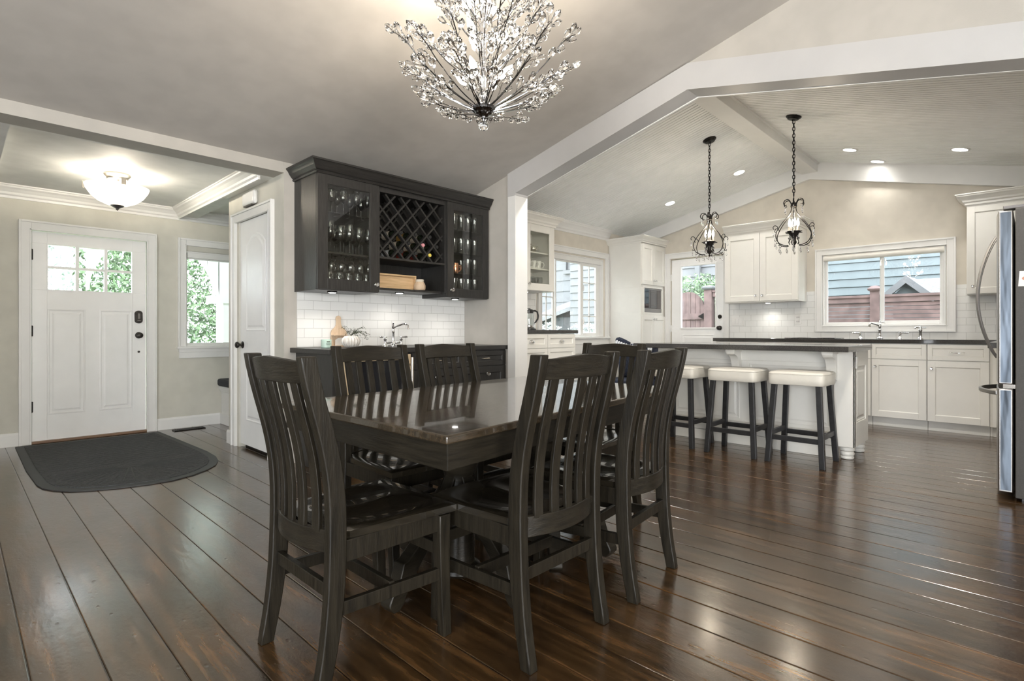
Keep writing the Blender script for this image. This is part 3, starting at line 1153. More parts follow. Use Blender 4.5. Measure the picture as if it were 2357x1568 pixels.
# recessed ceiling lights
cans = [('R', (7.12, 1.525), 'left of the two lights nearest the ridge on the right slope'), ('R', (7.697, 1.36), 'closest to the far gable board, above the sink window'), ('R', (7.091, 0.55), 'rightmost, above the fridge side of the kitchen'),
        ('L', (7.094, 2.766), 'upper one on the left slope beside the hanging pendant'), ('L', (7.083, 3.733), 'lower one on the left slope above the tall microwave cabinet')]
for i, (sd, (x, y), lb) in enumerate(cans):
    z = kz(y)
    sl = -SL if sd == 'L' else SR
    R = Matrix.Rotation(math.atan(sl), 4, 'X')
    t = thing('recessed_light', 'round recessed ceiling light, ' + lb, 'ceiling light', (x, y, z), group='recessed lights in the kitchen ceiling')
    mb = MB(Matrix.Translation((x, y, z)) @ R)
    mb.lathe([(0.062, 0.004), (0.066, -0.010), (0.082, -0.008), (0.086, 0.001), (0.086, 0.01), (0.062, 0.01)], (0, 0, 0), 28)
    mb.build('trim_ring', 'trim_white', t, smooth=40)
    mb = MB(Matrix.Translation((x, y, z)) @ R)
    mb.lathe([(0.001, -0.003), (0.064, -0.003), (0.064, 0.003), (0.001, 0.003)], (0, 0, 0), 28)
    mb.build('lens', 'can_glow', t)
    light('can_lamp', 'SPOT', (x, y, z - 0.03), (6 if i == 1 else 20), (1.0, 0.965, 0.91), 0.06, aim=(x, y, 0), spot=125, blend=0.9)
# two unseen fill spots without fixtures, added behind the beam to brighten the kitchen
light('kitchen_fill_spot', 'SPOT', (4.25, 0.5, 2.85), 95, (1.0, 0.95, 0.87), 0.06, aim=(4.6, 0.8, 0), spot=150, blend=0.9)
light('kitchen_fill_spot', 'SPOT', (4.25, 3.2, 2.9), 55, (1.0, 0.95, 0.87), 0.06, aim=(4.5, 3.0, 0), spot=150, blend=0.9)

# floor vents
for (x, y, w, lb) in ((1.80, 6.66, 0.30, 'dark floor vent grille beside the right corner of the entry mat'), (0.12, 6.68, 0.30, 'dark floor vent grille left of the front door')):
    t = thing('floor_vent', lb, 'vent', (x, y, 0))
    mb = MB()
    frame(MB(), 0, 1, 0, 1, .1, 0, 1)
    mb.box(x - w / 2, x + w / 2, y - .055, y - .045, 0, .008)
    mb.box(x - w / 2, x + w / 2, y + .045, y + .055, 0, .008)
    mb.box(x - w / 2, x - w / 2 + .01, y - .045, y + .045, 0, .008)
    mb.box(x + w / 2 - .01, x + w / 2, y - .045, y + .045, 0, .008)
    mb.box(x - w / 2 + .01, x + w / 2 - .01, y - .045, y + .045, 0, .002)
    mb.build('frame', 'black_metal', t)
    mb = MB()
    k = x - w / 2 + .018
    while k < x + w / 2 - .01:
        mb.box(k, k + .008, y - .045, y + .045, .001, .007)
        k += 0.017
    mb.build('grille', 'black_metal', t)

# entry mat
mp_ = [(0.401, 6.746), (0.391, 5.552), (0.405, 4.97), (0.425, 4.83), (0.47, 4.72), (0.54, 4.62), (0.65, 4.54), (0.80, 4.475), (0.96, 4.44), (1.10, 4.437), (1.24, 4.49), (1.36, 4.58), (1.46, 4.70), (1.525, 4.85), (1.56, 5.02), (1.572, 5.29), (1.55, 6.0), (1.524, 6.702)]
t = thing('entry_mat', 'large dark grey ribbed door mat with a rounded front edge', 'door mat', (0.98, 5.7, 0))
mb = MB()
mb.prism(mp_, 'z', 0.001, 0.007)
mb.build('rubber_border', 'mat_rubber', t)
cx_, cy_ = 0.98, 5.65
inn = [(cx_ + (x - cx_) * 0.90, cy_ + (y - cy_) * 0.945) for (x, y) in mp_]
mb = MB()
mb.prism(inn, 'z', 0.006, 0.012)
mb.build('pile', 'mat_pile', t)
mb = MB()
for k in range(21):
    a = pi + 0.12 + (pi - 0.24) * k / 20
    p0 = Vector((0.98 + 0.10 * cos(a), 5.15 + 0.10 * sin(a), 0.012))
    rr = 0.50 if 3 < k < 17 else 0.47
    p1 = Vector((0.98 + rr * cos(a), 5.15 + rr * 1.12 * sin(a), 0.012))
    mb.tube([p0, p1], 0.0045, 4)
for k in range(16):
    y = 5.3 + k * 0.085
    for sgn in (-1, 1):
        mb.tube([(0.98, y, 0.011), (0.98 + sgn * 0.47, y + 0.02, 0.011)], 0.004, 4)
mb.build('ridges', 'mat_rubber', t)

# ================================================================== dining table
TP = [(1.013, 1.247), (2.79, 1.44), (2.745, 2.545), (1.000, 2.375)]
TZ = 0.76


def inset(poly, k):
    n = len(poly)
    out = []
    for i in range(n):
        p0, p1, p2 = Vector(poly[i - 1]), Vector(poly[i]), Vector(poly[(i + 1) % n])
        e1, e2 = (p1 - p0).normalized(), (p2 - p1).normalized()
        n1, n2 = Vector((-e1.y, e1.x)), Vector((-e2.y, e2.x))
        a = p1 + n1 * k
        b2 = p1 + n2 * k
        den = e1.x * e2.y - e1.y * e2.x
        tt = ((b2 - a).x * e2.y - (b2 - a).y * e2.x) / den
        out.append(tuple(a + e1 * tt))
    return out


tb = thing('dining_table', 'large dark rectangular dining table with a glossy grained top on scrolled pedestals', 'table', (1.88, 1.88, 0))
mb = MB()
mb.prism(TP, 'z', TZ - 0.028, TZ)
mb.build('tabletop', 'table_top_wood', tb, bevel=0.006, seg=3, smooth=50)
mb = MB()
o1, i1 = inset(TP, 0.016), inset(TP, 0.045)
for k in range(4):
    a, b2, c, d = o1[k], o1[(k + 1) % 4], i1[(k + 1) % 4], i1[k]
    mb.prism([a, b2, c, d], 'z', 0.648, TZ - 0.028)
mb.build('apron', 'table_apron_wood', tb, bevel=0.003)


def scroll_leg(cx, cy, ang, reach, mbx, th=0.055):
    """curved bracket foot: arches down from the column and ends in a rounded toe"""
    dx, dy = cos(ang), sin(ang)
    up, lo = [], []
    n = 16
    for i in range(n + 1):
        t = i / n
        r = 0.05 + (reach - 0.05) * t
        # centre line
        z = 0.40 - 0.36 * (t ** 0.75) + 0.035 * sin(pi * t)
        h = 0.075 - 0.035 * sin(pi * min(1, t * 1.1)) + (0.012 if t > 0.8 else 0)
        if t > 0.86:
            z = 0.052 + (1 - t) * 0.12
            h = 0.050 * sqrt(max(0.02, 1 - ((t - 0.86) / 0.14) ** 2))
        up.append((r, z + h))
        lo.append((r, max(0.0, z - h)))
    poly = up + lo[::-1]
    nx, ny = -dy * th / 2, dx * th / 2
    A = [(cx + dx * r + nx, cy + dy * r + ny, z) for r, z in poly]
    B = [(cx + dx * r - nx, cy + dy * r - ny, z) for r, z in poly]
    mbx.loft([A, B])


P1, P2 = (1.53, 1.80), (2.16, 1.86)
for (px, py) in (P1, P2):
    mb = MB()
    mb.lathe([(0.05, 0.03), (0.085, 0.033), (0.095, 0.045), (0.092, 0.06), (0.068, 0.075), (0.064, 0.16), (0.066, 0.34), (0.075, 0.40), (0.062, 0.44), (0.07, 0.47), (0.10, 0.53), (0.112, 0.58), (0.108, 0.62), (0.095, 0.645), (0.09, 0.65)], (px, py, 0), 28)
    mb.build('pedestal', 'table_apron_wood', tb, smooth=40)
mb = MB()
mb.box(1.25, 2.5, 1.76, 1.92, 0.60, 0.648)
mb.build('support_rail', 'table_apron_wood', tb)
for (px, py, ang, rc) in ((*P1, pi + 0.16, 0.42), (*P1, -pi / 2 - 0.08, 0.41), (*P1, pi / 2, 0.42), (P2[0], P2[1], -pi / 2 - 0.75, 0.52), (P2[0], P2[1], -pi / 2 - 0.05, 0.45), (*P2, pi / 2, 0.42), (*P2, 0.1, 0.42)):
    mb = MB()
    scroll_leg(px, py, ang, rc, mb)
    mb.build('scroll_foot', 'table_apron_wood', tb, bevel=0.004, smooth=50)

# ================================================================== mission chair
PROF = [(0.0, -0.078), (0.07, -0.062), (0.15, -0.048), (0.28, -0.033), (0.42, -0.028), (0.54, -0.028), (0.62, -0.034), (0.70, -0.047), (0.78, -0.067), (0.86, -0.090), (0.93, -0.107), (1.0, -0.122)]


def px_at(z):
    for (z0, x0), (z1, x1) in zip(PROF, PROF[1:]):
        if z0 <= z <= z1:
            t = (z - z0) / (z1 - z0)
            return x0 + (x1 - x0) * t
    return PROF[-1][1]


def smoothprof(z0, z1, n):
    return [z0 + (z1 - z0) * i / n for i in range(n + 1)]


def xs(z):
    return (px_at(max(0, z - 0.04)) + 2 * px_at(z) + px_at(min(1.0, z + 0.04))) / 4


HP = 0.200     # half distance between posts


def make_chair():
    t = thing('dining_chair', '', 'chair', (0, 0, 0))
    # back posts (leg + stile in one piece)
    for s in (-1, 1):
        mb = MB()
        lp = []
        for z in smoothprof(0, 0.996, 26):
            x = xs(z)
            hx = 0.0275 - 0.004 * max(0, (z - 0.5) / 0.5) - 0.006 * max(0, (0.3 - z) / 0.3)
            hy = 0.0185
            y = s * HP
            lp.append([(x - hx, y - hy, z), (x + hx, y - hy, z), (x + hx, y + hy, z), (x - hx, y + hy, z)])
        mb.loft(lp)
        mb.build('back_leg', 'chair_wood', t, bevel=0.0035, smooth=45)
    # front legs, tapered and slightly flared
    for s in (-1, 1):
        mb = MB()
        lp = []
        for z in smoothprof(0, 0.43, 10):
            u = 1 - z / 0.43
            x = 0.368 + 0.016 * u * u
            h = 0.0235 - 0.006 * u
            y = s * 0.205
            lp.append([(x - h, y - h, z), (x + h, y - h, z), (x + h, y + h, z), (x - h, y + h, z)])
        mb.loft(lp)
        mb.build('front_leg', 'chair_wood', t, bevel=0.003, smooth=45)
    # seat: scooped board with a rounded edge
    mb = MB()
    nx, ny = 22, 24
    vs = []
    for i in range(nx + 1):
        u = i / nx
        x = -0.045 + 0.455 * u
        hw = 0.198 + 0.040 * u
        if x < 0.004:
            hw = HP - 0.0195
        for j in range(ny + 1):
            v = -1 + 2 * j / ny
            xx = x + (0.010 * (1 - v * v) if i == nx else 0)
            d = 0
            for sy in (-0.42, 0.42):
                q = ((u - 0.50) / 0.36) ** 2 + ((v - sy) / 0.48) ** 2
                if q < 1:
                    d = max(d, (1 - q) ** 0.8)
            zz = 0.466 - 0.012 * d - (0.006 if (i == nx or j in (0, ny)) else 0)
            vs.append((xx, v * hw, zz))
    top_n = len(vs)
    fs = []
    for i in range(nx):
        for j in range(ny):
            k = i * (ny + 1) + j
            fs.append((k, k + 1, k + ny + 2, k + ny + 1))
    vs += [(x, y, 0.437) for (x, y, z) in vs]
    for i in range(nx):
        for j in range(ny):
            k = top_n + i * (ny + 1) + j
            fs.append((k, k + ny + 1, k + ny + 2, k + 1))
    for i in range(nx):
        for j in (0, ny):
            k = i * (ny + 1) + j
            fs.append((k, k + ny + 1, k + ny + 1 + top_n, k + top_n))
    for j in range(ny):
        for i in (0, nx):
            k = i * (ny + 1) + j
            fs.append((k, k + 1, k + 1 + top_n, k + top_n))
    mb.add(vs, fs)
    mb.build('seat', 'chair_seat_wood', t, smooth=40)
    # seat apron
    mb = MB()
    mb.box(-0.005, 0.355, -0.212, -0.190, 0.372, 0.437)
    mb.box(-0.005, 0.355, 0.190, 0.212, 0.372, 0.437)
    mb.box(0.352, 0.380, -0.185, 0.185, 0.372, 0.437)
    mb.build('seat_apron', 'chair_wood', t, bevel=0.002)
    # stretchers
    for (a, b2) in (((-0.035, -0.200, 0.235), (0.372, -0.205, 0.222)), ((-0.035, 0.200, 0.235), (0.372, 0.205, 0.222)), ((-0.034, -0.19, 0.285), (-0.034, 0.19, 0.285)), ((0.372, -0.19, 0.30), (0.372, 0.19, 0.30)), ((0.17, -0.20, 0.235), (0.17, 0.20, 0.235))):
        mb = MB()
        a, b2 = Vector(a), Vector(b2)
        d = (b2 - a).normalized()
        sd = Vector((-d.y, d.x, 0)).normalized() * 0.0095
        up = Vector((0, 0, 0.021))
        mb.loft([[p - sd - up, p + sd - up, p + sd + up, p - sd + up] for p in (a, b2)])
        mb.build('stretcher', 'chair_wood', t, bevel=0.002)

    def bowrail(z0f, z1f, bow, name, mat, th=0.022):
        mb = MB()
        lp = []
        n = 18
        for i in range(n + 1):
            v = -1 + 2 * i / n
            y = v * (HP - 0.016)
            off = -bow * (1 - v * v)
            za, zb = z0f(v), z1f(v)
            lp.append([(xs(za) + off - th / 2, y, za), (xs(za) + off + th / 2, y, za), (xs(zb) + off + th / 2, y, zb), (xs(zb) + off - th / 2, y, zb)])
        mb.loft(lp)
        return mb.build(name, mat, t, bevel=0.0025, smooth=45)
    bowrail(lambda v: 0.915, lambda v: 0.982 + 0.012 * (1 - min(1, abs(v) * 1.35)) ** 0.7 if abs(v) < 0.74 else 0.982, 0.032, 'crest_rail', 'chair_crest_wood', 0.024)
    bowrail(lambda v: 0.402, lambda v: 0.470, 0.045, 'lower_rail', 'chair_crest_wood', 0.020)
    for k in range(5):
        v = (-0.66, -0.33, 0, 0.33, 0.66)[k]
        y = v * HP
        mb = MB()
        lp = []
        for z in smoothprof(0.462, 0.92, 16):
            tt = (z - 0.462) / 0.458
            bow = 0.045 + (0.032 - 0.045) * tt
            x = xs(z) - bow * (1 - v * v)
            a = v * 0.28
            hw = 0.0175
            ux, uy = sin(a) * hw, cos(a) * hw
            nx_, ny_ = cos(a) * 0.0065, -sin(a) * 0.0065
            lp.append([(x - ux - nx_, y - uy - ny_, z), (x - ux + nx_, y - uy + ny_, z), (x + ux + nx_, y + uy + ny_, z), (x + ux - nx_, y + uy - ny_, z)])
        mb.loft(lp)
        mb.build('slat', 'chair_wood', t, bevel=0.0015, smooth=45)
    return t


CH = [((0.825, 1.705, 0), 0.0, 'dark slat-back dining chair at the near left end of the table, closest to the camera'),
      ((1.462, 1.222, 0), pi / 2, 'dark slat-back dining chair on the right long side, nearer to the front table corner'),
      ((2.062, 1.238, 0), radians(96.5), 'dark slat-back dining chair slightly turned, on the right long side towards the stools'),
      ((1.535, 2.40, 0), -pi / 2 + 0.03, 'dark slat-back dining chair on the far long side, in front of the wine fridge'),
      ((2.075, 2.44, 0), -pi / 2 + 0.03, 'dark slat-back dining chair on the far long side, in front of the dark bar drawers'),
      ((2.76, 1.90, 0), pi, 'dark slat-back dining chair at the far end of the table, below the kitchen window')]
c0 = make_chair()
first = None
for i, (loc, rz, lb) in enumerate(CH):
    if i == 0:
        c0.location = loc
        c0.rotation_euler = (0, 0, rz)
        c0['label'] = lb
        c0['group'] = 'dark dining chairs around the table'
    else:
        dup(c0, loc, rz, lb)

# ================================================================== bar stools


def make_stool():
    t = thing('bar_stool', '', 'stool', (0, 0, 0))
    mb = MB()
    lp = []
    for (z, k) in ((0.638, 0.97), (0.645, 0.995), (0.68, 1.0), (0.715, 1.0), (0.733, 0.985), (0.742, 0.94), (0.746, 0.80), (0.748, 0.4), (0.748, 0.02)):
        n = 40
        ring = []
        for i in range(n):
            a = 2 * pi * i / n
            ca, sa = cos(a), sin(a)
            e = 0.22
            ring.append((0.195 * k * (abs(ca) ** e) * (1 if ca > 0 else -1), 0.212 * k * (abs(sa) ** e) * (1 if sa > 0 else -1), z))
        lp.append(ring)
    mb.loft(lp)
    s = mb.build('seat_cushion', 'leather_white', t, smooth=60)
    mb = MB()
    ring = []
    for i in range(40):
        a = 2 * pi * i / 40
        ca, sa = cos(a), sin(a)
        ring.append((0.193 * (abs(ca) ** .22) * (1 if ca > 0 else -1), 0.210 * (abs(sa) ** .22) * (1 if sa > 0 else -1), 0.727))
    mb.tube(ring, 0.0035, 6, closed=True)
    mb.build('seam', 'leather_white', s, smooth=60)

    def lx(z):
        return 0.150 + (0.638 - z) * 0.075
    def ly(z):
        return 0.165 + (0.638 - z) * 0.060
    for a in (-1, 1):
        for b2 in (-1, 1):
            mb = MB()
            h = 0.0205
            mb.loft([[(a * lx(z) - h, b2 * ly(z) - h, z), (a * lx(z) + h, b2 * ly(z) - h, z), (a * lx(z) + h, b2 * ly(z) + h, z), (a * lx(z) - h, b2 * ly(z) + h, z)] for z in (0, 0.64)])
            mb.build('leg', 'black_wood', t, bevel=0.003)
    for b2 in (-1, 1):
        z = 0.235
        mb = MB()
        mb.box(-lx(z), lx(z), b2 * ly(z) - .011, b2 * ly(z) + .011, z - .02, z + .02)
        mb.build('footrest', 'black_wood', t, bevel=0.002)
    for a in (-1, 1):
        z = 0.205
        mb = MB()
        mb.box(a * lx(z) - .011, a * lx(z) + .011, -ly(z), ly(z), z - .02, z + .02)
        mb.build('footrest', 'black_wood', t, bevel=0.002)
    return t


st = make_stool()
for i, (y, x, rz, lb) in enumerate(((1.388, 4.878, 0.0, 'white leather bar stool with black legs, nearest the island end with the turned foot'), (1.905, 4.87, 0.02, 'white leather bar stool with black legs, middle one of the row at the island'),
                                (2.45, 4.885, -0.02, 'white leather bar stool with black legs, partly hidden behind a dining chair back'))):
    if i == 0:
        st.location = (x, y, 0)
        st['label'] = lb
        st['group'] = 'white bar stools along the island'
    else:
        dup(st, (x, y, 0), rz, lb)

# ================================================================== island
IY0, IY1, IX0, IX1 = 1.075, 2.86, 5.17, 5.68
t = thing('kitchen_island', 'cream white kitchen island with a panelled end, corbels and turned feet', 'kitchen island', (5.42, 1.97, 0))
mb = MB()
mb.box(IX0 + .03, IX1, IY0 + .012, IY1 - .012, 0.105, 0.905)
mb.box(IX0, IX0 + .04, IY0, IY0 + .15, 0.105, 0.905)
mb.box(IX0, IX0 + .04, IY1 - .15, IY1, 0.105, 0.905)
mb.box(IX0 + .008, IX0 + .04, IY0 + .15, IY1 - .15, 0.80, 0.905)
mb.box(IX0 + .008, IX0 + .04, IY0 + .15, IY1 - .15, 0.105, 0.22)
mb.box(IX0 + .018, IX0 + .04, IY0 + .15, IY1 - .15, 0.0, 0.10)
mb.build('body', 'cabinet_white', t, bevel=0.003)
mb = MB()
for (a, b2) in ((IY0 + .175, 1.93), (2.02, IY1 - .175)):
    frame(MB(), 0, 1, 0, 1, .1, 0, 1)
    F = MB(FX(IX0 + .03))
    raised_panel(F, a, b2, 0.245, 0.775, 0.0)
    mb.add(F.v, F.f)
mb.build('front_panel', 'cabinet_white', t)
mb = MB(FY(IY0 + .012))
frame(mb, IX0, IX1, 0.105, 0.905, 0.085, 0, 0.012, wb=0.20, wt=0.13)
raised_panel(mb, IX0 + .085, IX1 - .085, 0.305, 0.775, 0.001)
mb.build('end_panel', 'cabinet_white', t, bevel=0.002)
for (x, y) in ((IX0 + .065, IY0 + .065), (IX1 - .06, IY0 + .065), (IX0 + .065, IY1 - .065)):
    mb = MB()
    mb.lathe([(0.035, 0), (0.047, 0.004), (0.050, 0.016), (0.044, 0.028), (0.050, 0.034), (0.054, 0.048), (0.050, 0.06), (0.046, 0.066), (0.055, 0.074), (0.057, 0.088), (0.052, 0.098), (0.058, 0.105)], (x, y, 0), 28)
    mb.build('turned_foot', 'cabinet_white', t, smooth=40)


def corbel(mb, yc, x0, ztop, w=0.075, dep=0.17, h=0.25):
    pts = [(x0, ztop), (x0 - dep, ztop), (x0 - dep, ztop - 0.03), (x0 - dep + .012, ztop - 0.045)]
    n = 10
    for i in range(n + 1):
        a = pi / 2 * i / n
        pts.append((x0 - dep + 0.03 + (dep - 0.075) * sin(a), ztop - 0.055 - (h - 0.115) * (1 - cos(a))))
    pts += [(x0 - 0.052, ztop - h + 0.045), (x0 - 0.060, ztop - h + 0.02), (x0 - 0.045, ztop - h), (x0 - 0.015, ztop - h + 0.002), (x0, ztop - h + 0.012)]
    back = (x0, ztop)
    for i in range(1, len(pts) - 1):
        pass
    # triangulate as strips toward the back edge
    for i in range(1, len(pts) - 1):
        a, b2 = pts[i], pts[i + 1]
        qa, qb = (x0, a[1]), (x0, b2[1])
        if abs(a[1] - b2[1]) < 1e-5:
            continue
        mb.loft([[(a[0], y, a[1]), (b2[0], y, b2[1]), (qb[0], y, qb[1]), (qa[0], y, qa[1])] for y in (yc - w / 2, yc + w / 2)])
    mb.box(x0 - dep - .008, x0, yc - w / 2 - .006, yc + w / 2 + .006, ztop - 0.022, ztop)


for yc in (1.235, 2.035):
    mb = MB()
    corbel(mb, yc, IX0 + .012, 0.905)
    mb.build('corbel', 'cabinet_white', t)
mb = MB(FY(IY0))
mb.box(IX0 + .03, IX0 + .085, 0.001, 0.008, 0.76, 0.86)
mb.build('outlet_plate', 'trim_white', t, bevel=0.002)
t2 = thing('island_countertop', 'dark polished countertop overhanging the island above the white stools', 'countertop', (5.2, 2.0, 0.907))
mb = MB()
mb.box(4.845, 5.70, 1.047, 2.96, 0.907, 0.952)
mb.build('slab', 'stone_dark', t2, bevel=0.004, seg=2)

# ================================================================== far wall kitchen run


def crystal_knob(M, u, d, z, parent, r=0.016):
    mb = MB(M)
    mb.lathe([(0.010, 0), (0.012, 0.003), (0.005, 0.007), (0.005, 0.014), (0.011, 0.018)], (u, d, z), 12, M2=R90)
    k = mb.build('knob', 'chrome', parent, smooth=40)
    mb = MB(M)
    mb.lathe([(0.009, 0.016), (r, 0.024), (r * 0.95, 0.032), (r * 0.5, 0.038), (0.001, 0.039)], (u, d, z), 8, M2=R90)
    mb.build('knob_crystal', 'crystal', k)
    return k


def cabinet(name, label, cat, loc, M, u0, u1, z0, z1, depth, mat, group=None):
    t = thing(name, label, cat, loc, group=group)
    mb = MB(M)
    mb.box(u0, u1, -depth, 0, z0, z1)
    mb.build('carcass', mat, t, bevel=0.0015)
    return t


XB = 7.29
MK = FX(XB)
base_units = [(0.335, 0.838, 'rightmost white base cabinet of the sink wall, with a bar pull on its drawer', 'R'), (0.842, 1.345, 'white base cabinet directly below the kitchen faucet, beside the island end', 'F'), (1.349, 1.85, 'white base cabinet mostly hidden behind the island end', 'R'),
              (1.854, 2.50, 'white base cabinet under the flat black cooktop behind the island', 'R'), (2.504, 3.15, 'white base cabinet at the left end of the sink wall near the back door', 'R')]
for (a, b2, lb, kind) in base_units:
    c = thing('base_cabinet', lb, 'cabinet', (XB + .3, (a + b2) / 2, 0), group='white base cabinets of the sink wall')
    mb = MB(MK)
    mb.box(a, b2, -0.59, -0.001, 0.106, 0.938)
    mb.build('carcass', 'cabinet_white', c)
    mb = MB(MK)
    mb.box(a, b2, -0.59, -0.07, 0, 0.106)
    mb.build('toe_kick', 'cabinet_white', c)
    mb = MB(MK)
    shaker(mb, a + .003, b2 - .003, 0.765, 0.930, 0.0, w=0.04, rec=0.009)
    dr = mb.build('drawer_front', 'cabinet_white', c, bevel=0.0015)
    mb = MB(MK)
    shaker(mb, a + .003, b2 - .003, 0.112, 0.758, 0.0, w=0.066)
    dd = mb.build('cabinet_door', 'cabinet_white', c, bevel=0.0015)
    crystal_knob(MK, b2 - 0.040, 0.02, 0.675, dd)
    if a < 0.5:
        mb = MB(MK)
        m_ = (a + b2) / 2
        mb.tube([(m_ - .06, 0.02, .85), (m_ - .06, 0.045, .85), (m_ - .02, 0.052, .846), (m_ + .02, 0.052, .846), (m_ + .06, 0.045, .85), (m_ + .06, 0.02, .85)], 0.005)
        mb.build('pull', 'chrome', dr, smooth=50)
# chamfered corner filler and the return under the right counter
c = thing('corner_cabinet', 'white angled corner cabinet beside the fridge front', 'cabinet', (7.4, 0.1, 0))
mb = MB()
mb.prism([(7.29, 0.333), (7.275, 0.31), (7.275, 0.285), (7.20, 0.225), (7.20, -0.60), (7.88, -0.60), (7.88, 0.333)], 'z', 0.106, 0.938)
mb.prism([(7.36, 0.333), (7.36, 0.315), (7.30, 0.26), (7.20, 0.24), (7.20, -0.60), (7.88, -0.60), (7.88, 0.333)], 'z', 0.0, 0.106)
mb.build('carcass', 'cabinet_white', c, bevel=0.002)
mb = MB()
mb.box(5.62, 7.196, -0.60, 0.20, 0.106, 0.938)
mb.box(5.62, 7.196, -0.60, 0.13, 0, 0.106)
mb.build('return_unit', 'cabinet_white', c, bevel=0.002)
t = thing('sink_wall_countertop', 'long dark countertop running along the sink wall below the sliding window', 'countertop', (7.6, 1.6, 0.94))
mb = MB()
mb.box(7.255, XW - .01, 0.27, 3.185, 0.940, 0.983)
mb.box(5.62, XW - .01, -0.61, 0.27, 0.940, 0.983)
mb.build('slab', 'stone_dark', t, bevel=0.003)
t = thing('cooktop', 'flat black cooktop lying on the dark counter left of the faucet', 'cooktop', (7.5, 2.0, 0.984))
mb = MB()
mb.box(7.30, 7.75, 1.72, 2.28, 0.984, 0.992)
mb.build('glass_plate', 'black_glass', t, bevel=0.003)
mb = MB()
for (x, y) in ((7.42, 1.86), (7.42, 2.14), (7.62, 1.86), (7.62, 2.14)):
    mb.tube([(x + .08 * cos(a), y + .08 * sin(a), 0.9925) for a in [2 * pi * i / 24 for i in range(24)]], 0.0012, 4, closed=True)
mb.build('ring_marking', 'pewter', t)

# upper cabinet left of the window
XU = 7.57
MU = FX(XU)
c = thing('wall_cabinet', 'white two-door wall cabinet between the back door and the sink window', 'wall cabinet', (7.7, 2.66, 1.467))
mb = MB(MU)
mb.box(2.186, 3.146, -0.325, 0, 1.475, 2.43)
mb.box(2.186, 3.146, -0.325, 0.004, 1.467, 1.478)
mb.build('carcass', 'cabinet_white', c, bevel=0.002)
for (a, b2, kx) in ((2.195, 2.668, 2.63), (2.672, 3.142, 2.715)):
    mb = MB(MU)
    shaker(mb, a, b2, 1.482, 2.405, 0.0, w=0.075)
    dd = mb.build('cabinet_door', 'cabinet_white', c, bevel=0.0015)
    crystal_knob(MU, kx, 0.02, 1.555, dd)
mb = MB()
crown_run(mb, (XU - .02, 3.146), (XU - .02, 2.186), 2.425, (-1, 0), 0.95, m0=0, m1=1)
crown_run(mb, (XU - .02, 2.186), (XW, 2.186), 2.425, (0, -1), 0.95, m0=1, m1=0)
mb.build('crown', 'cabinet_white', c)
# right upper cabinet
c = thing('wall_cabinet', 'white wall cabinet with crown right of the sink window, beside the fridge', 'wall cabinet', (7.7, 0.0, 1.46))
mb = MB(MU)
mb.box(YR, 0.533, -0.325, 0, 1.463, 2.424)
mb.build('carcass', 'cabinet_white', c, bevel=0.002)
for (a, b2) in ((0.045, 0.528), (-0.45, 0.038)):
    mb = MB(MU)
    shaker(mb, a, b2, 1.472, 2.40, 0.0, w=0.062)
    dd = mb.build('cabinet_door', 'cabinet_white', c, bevel=0.0015)
    crystal_knob(MU, b2 - .048, 0.02, 1.549, dd)
mb = MB()
crown_run(mb, (XU - .02, 0.533), (XU - .02, YR), 2.42, (-1, 0), 1.0, m0=1, m1=0)
crown_run(mb, (XW, 0.533), (XU - .02, 0.533), 2.42, (0, 1), 1.0, m0=0, m1=1)
mb.build('crown', 'cabinet_white', c)


def puck(x, y, z, lb, dark=False, e=3.2, col=(1, 0.96, 0.9)):
    t = thing('under_cabinet_light', lb, 'cabinet light', (x, y, z))
    mb = MB()
    mb.lathe([(0.036, -0.010), (0.040, -0.006), (0.040, 0.0)], (x, y, z), 24)
    mb.build('housing', 'black_metal' if dark else 'trim_white', t, smooth=40)
    mb = MB()
    mb.lathe([(0.001, -0.0125), (0.028, -0.012), (0.030, -0.010)], (x, y, z), 24)
    mb.build('lens', 'puck_glow', t)
    light('puck_lamp', 'SPOT', (x, y, z - 0.02), e, col, 0.025, aim=(x, y, 0), spot=135, blend=0.8)


puck(7.72, 2.62, 1.466, 'small round light under the white wall cabinet beside the back door', e=3)

# outlets on the far backsplash
t = thing('switch_plate', 'white triple switch plate on the subway tile beside the back door', 'switch', (XW - .01, 3.09, 1.17))
mb = MB(FX(XW - .009))
mb.box(3.005, 3.18, 0, 0.006, 1.155, 1.275)
mb.build('plate', 'trim_white', t, bevel=0.003)
for k in range(3):
    mb = MB(FX(XW - .009))
    y = 3.035 + k * .046
    mb.box(y, y + .028, 0.005, 0.010, 1.18, 1.25)
    mb.build('rocker', 'trim_white', t, bevel=0.002)
t = thing('outlet', 'white duplex outlet on the subway tile left of the sink window', 'outlet', (XW - .01, 2.29, 1.17))
mb = MB(FX(XW - .009))
mb.box(2.25, 2.335, 0, 0.006, 1.17, 1.30)
mb.build('plate', 'trim_white', t, bevel=0.003)
mb = MB(FX(XW - .009))
for z in (1.205, 1.262):
    mb.box(2.278, 2.283, 0.004, 0.0075, z - .010, z + .010)
    mb.box(2.302, 2.307, 0.004, 0.0075, z - .010, z + .010)
mb.build('socket_slot', 'gap_dark', t)

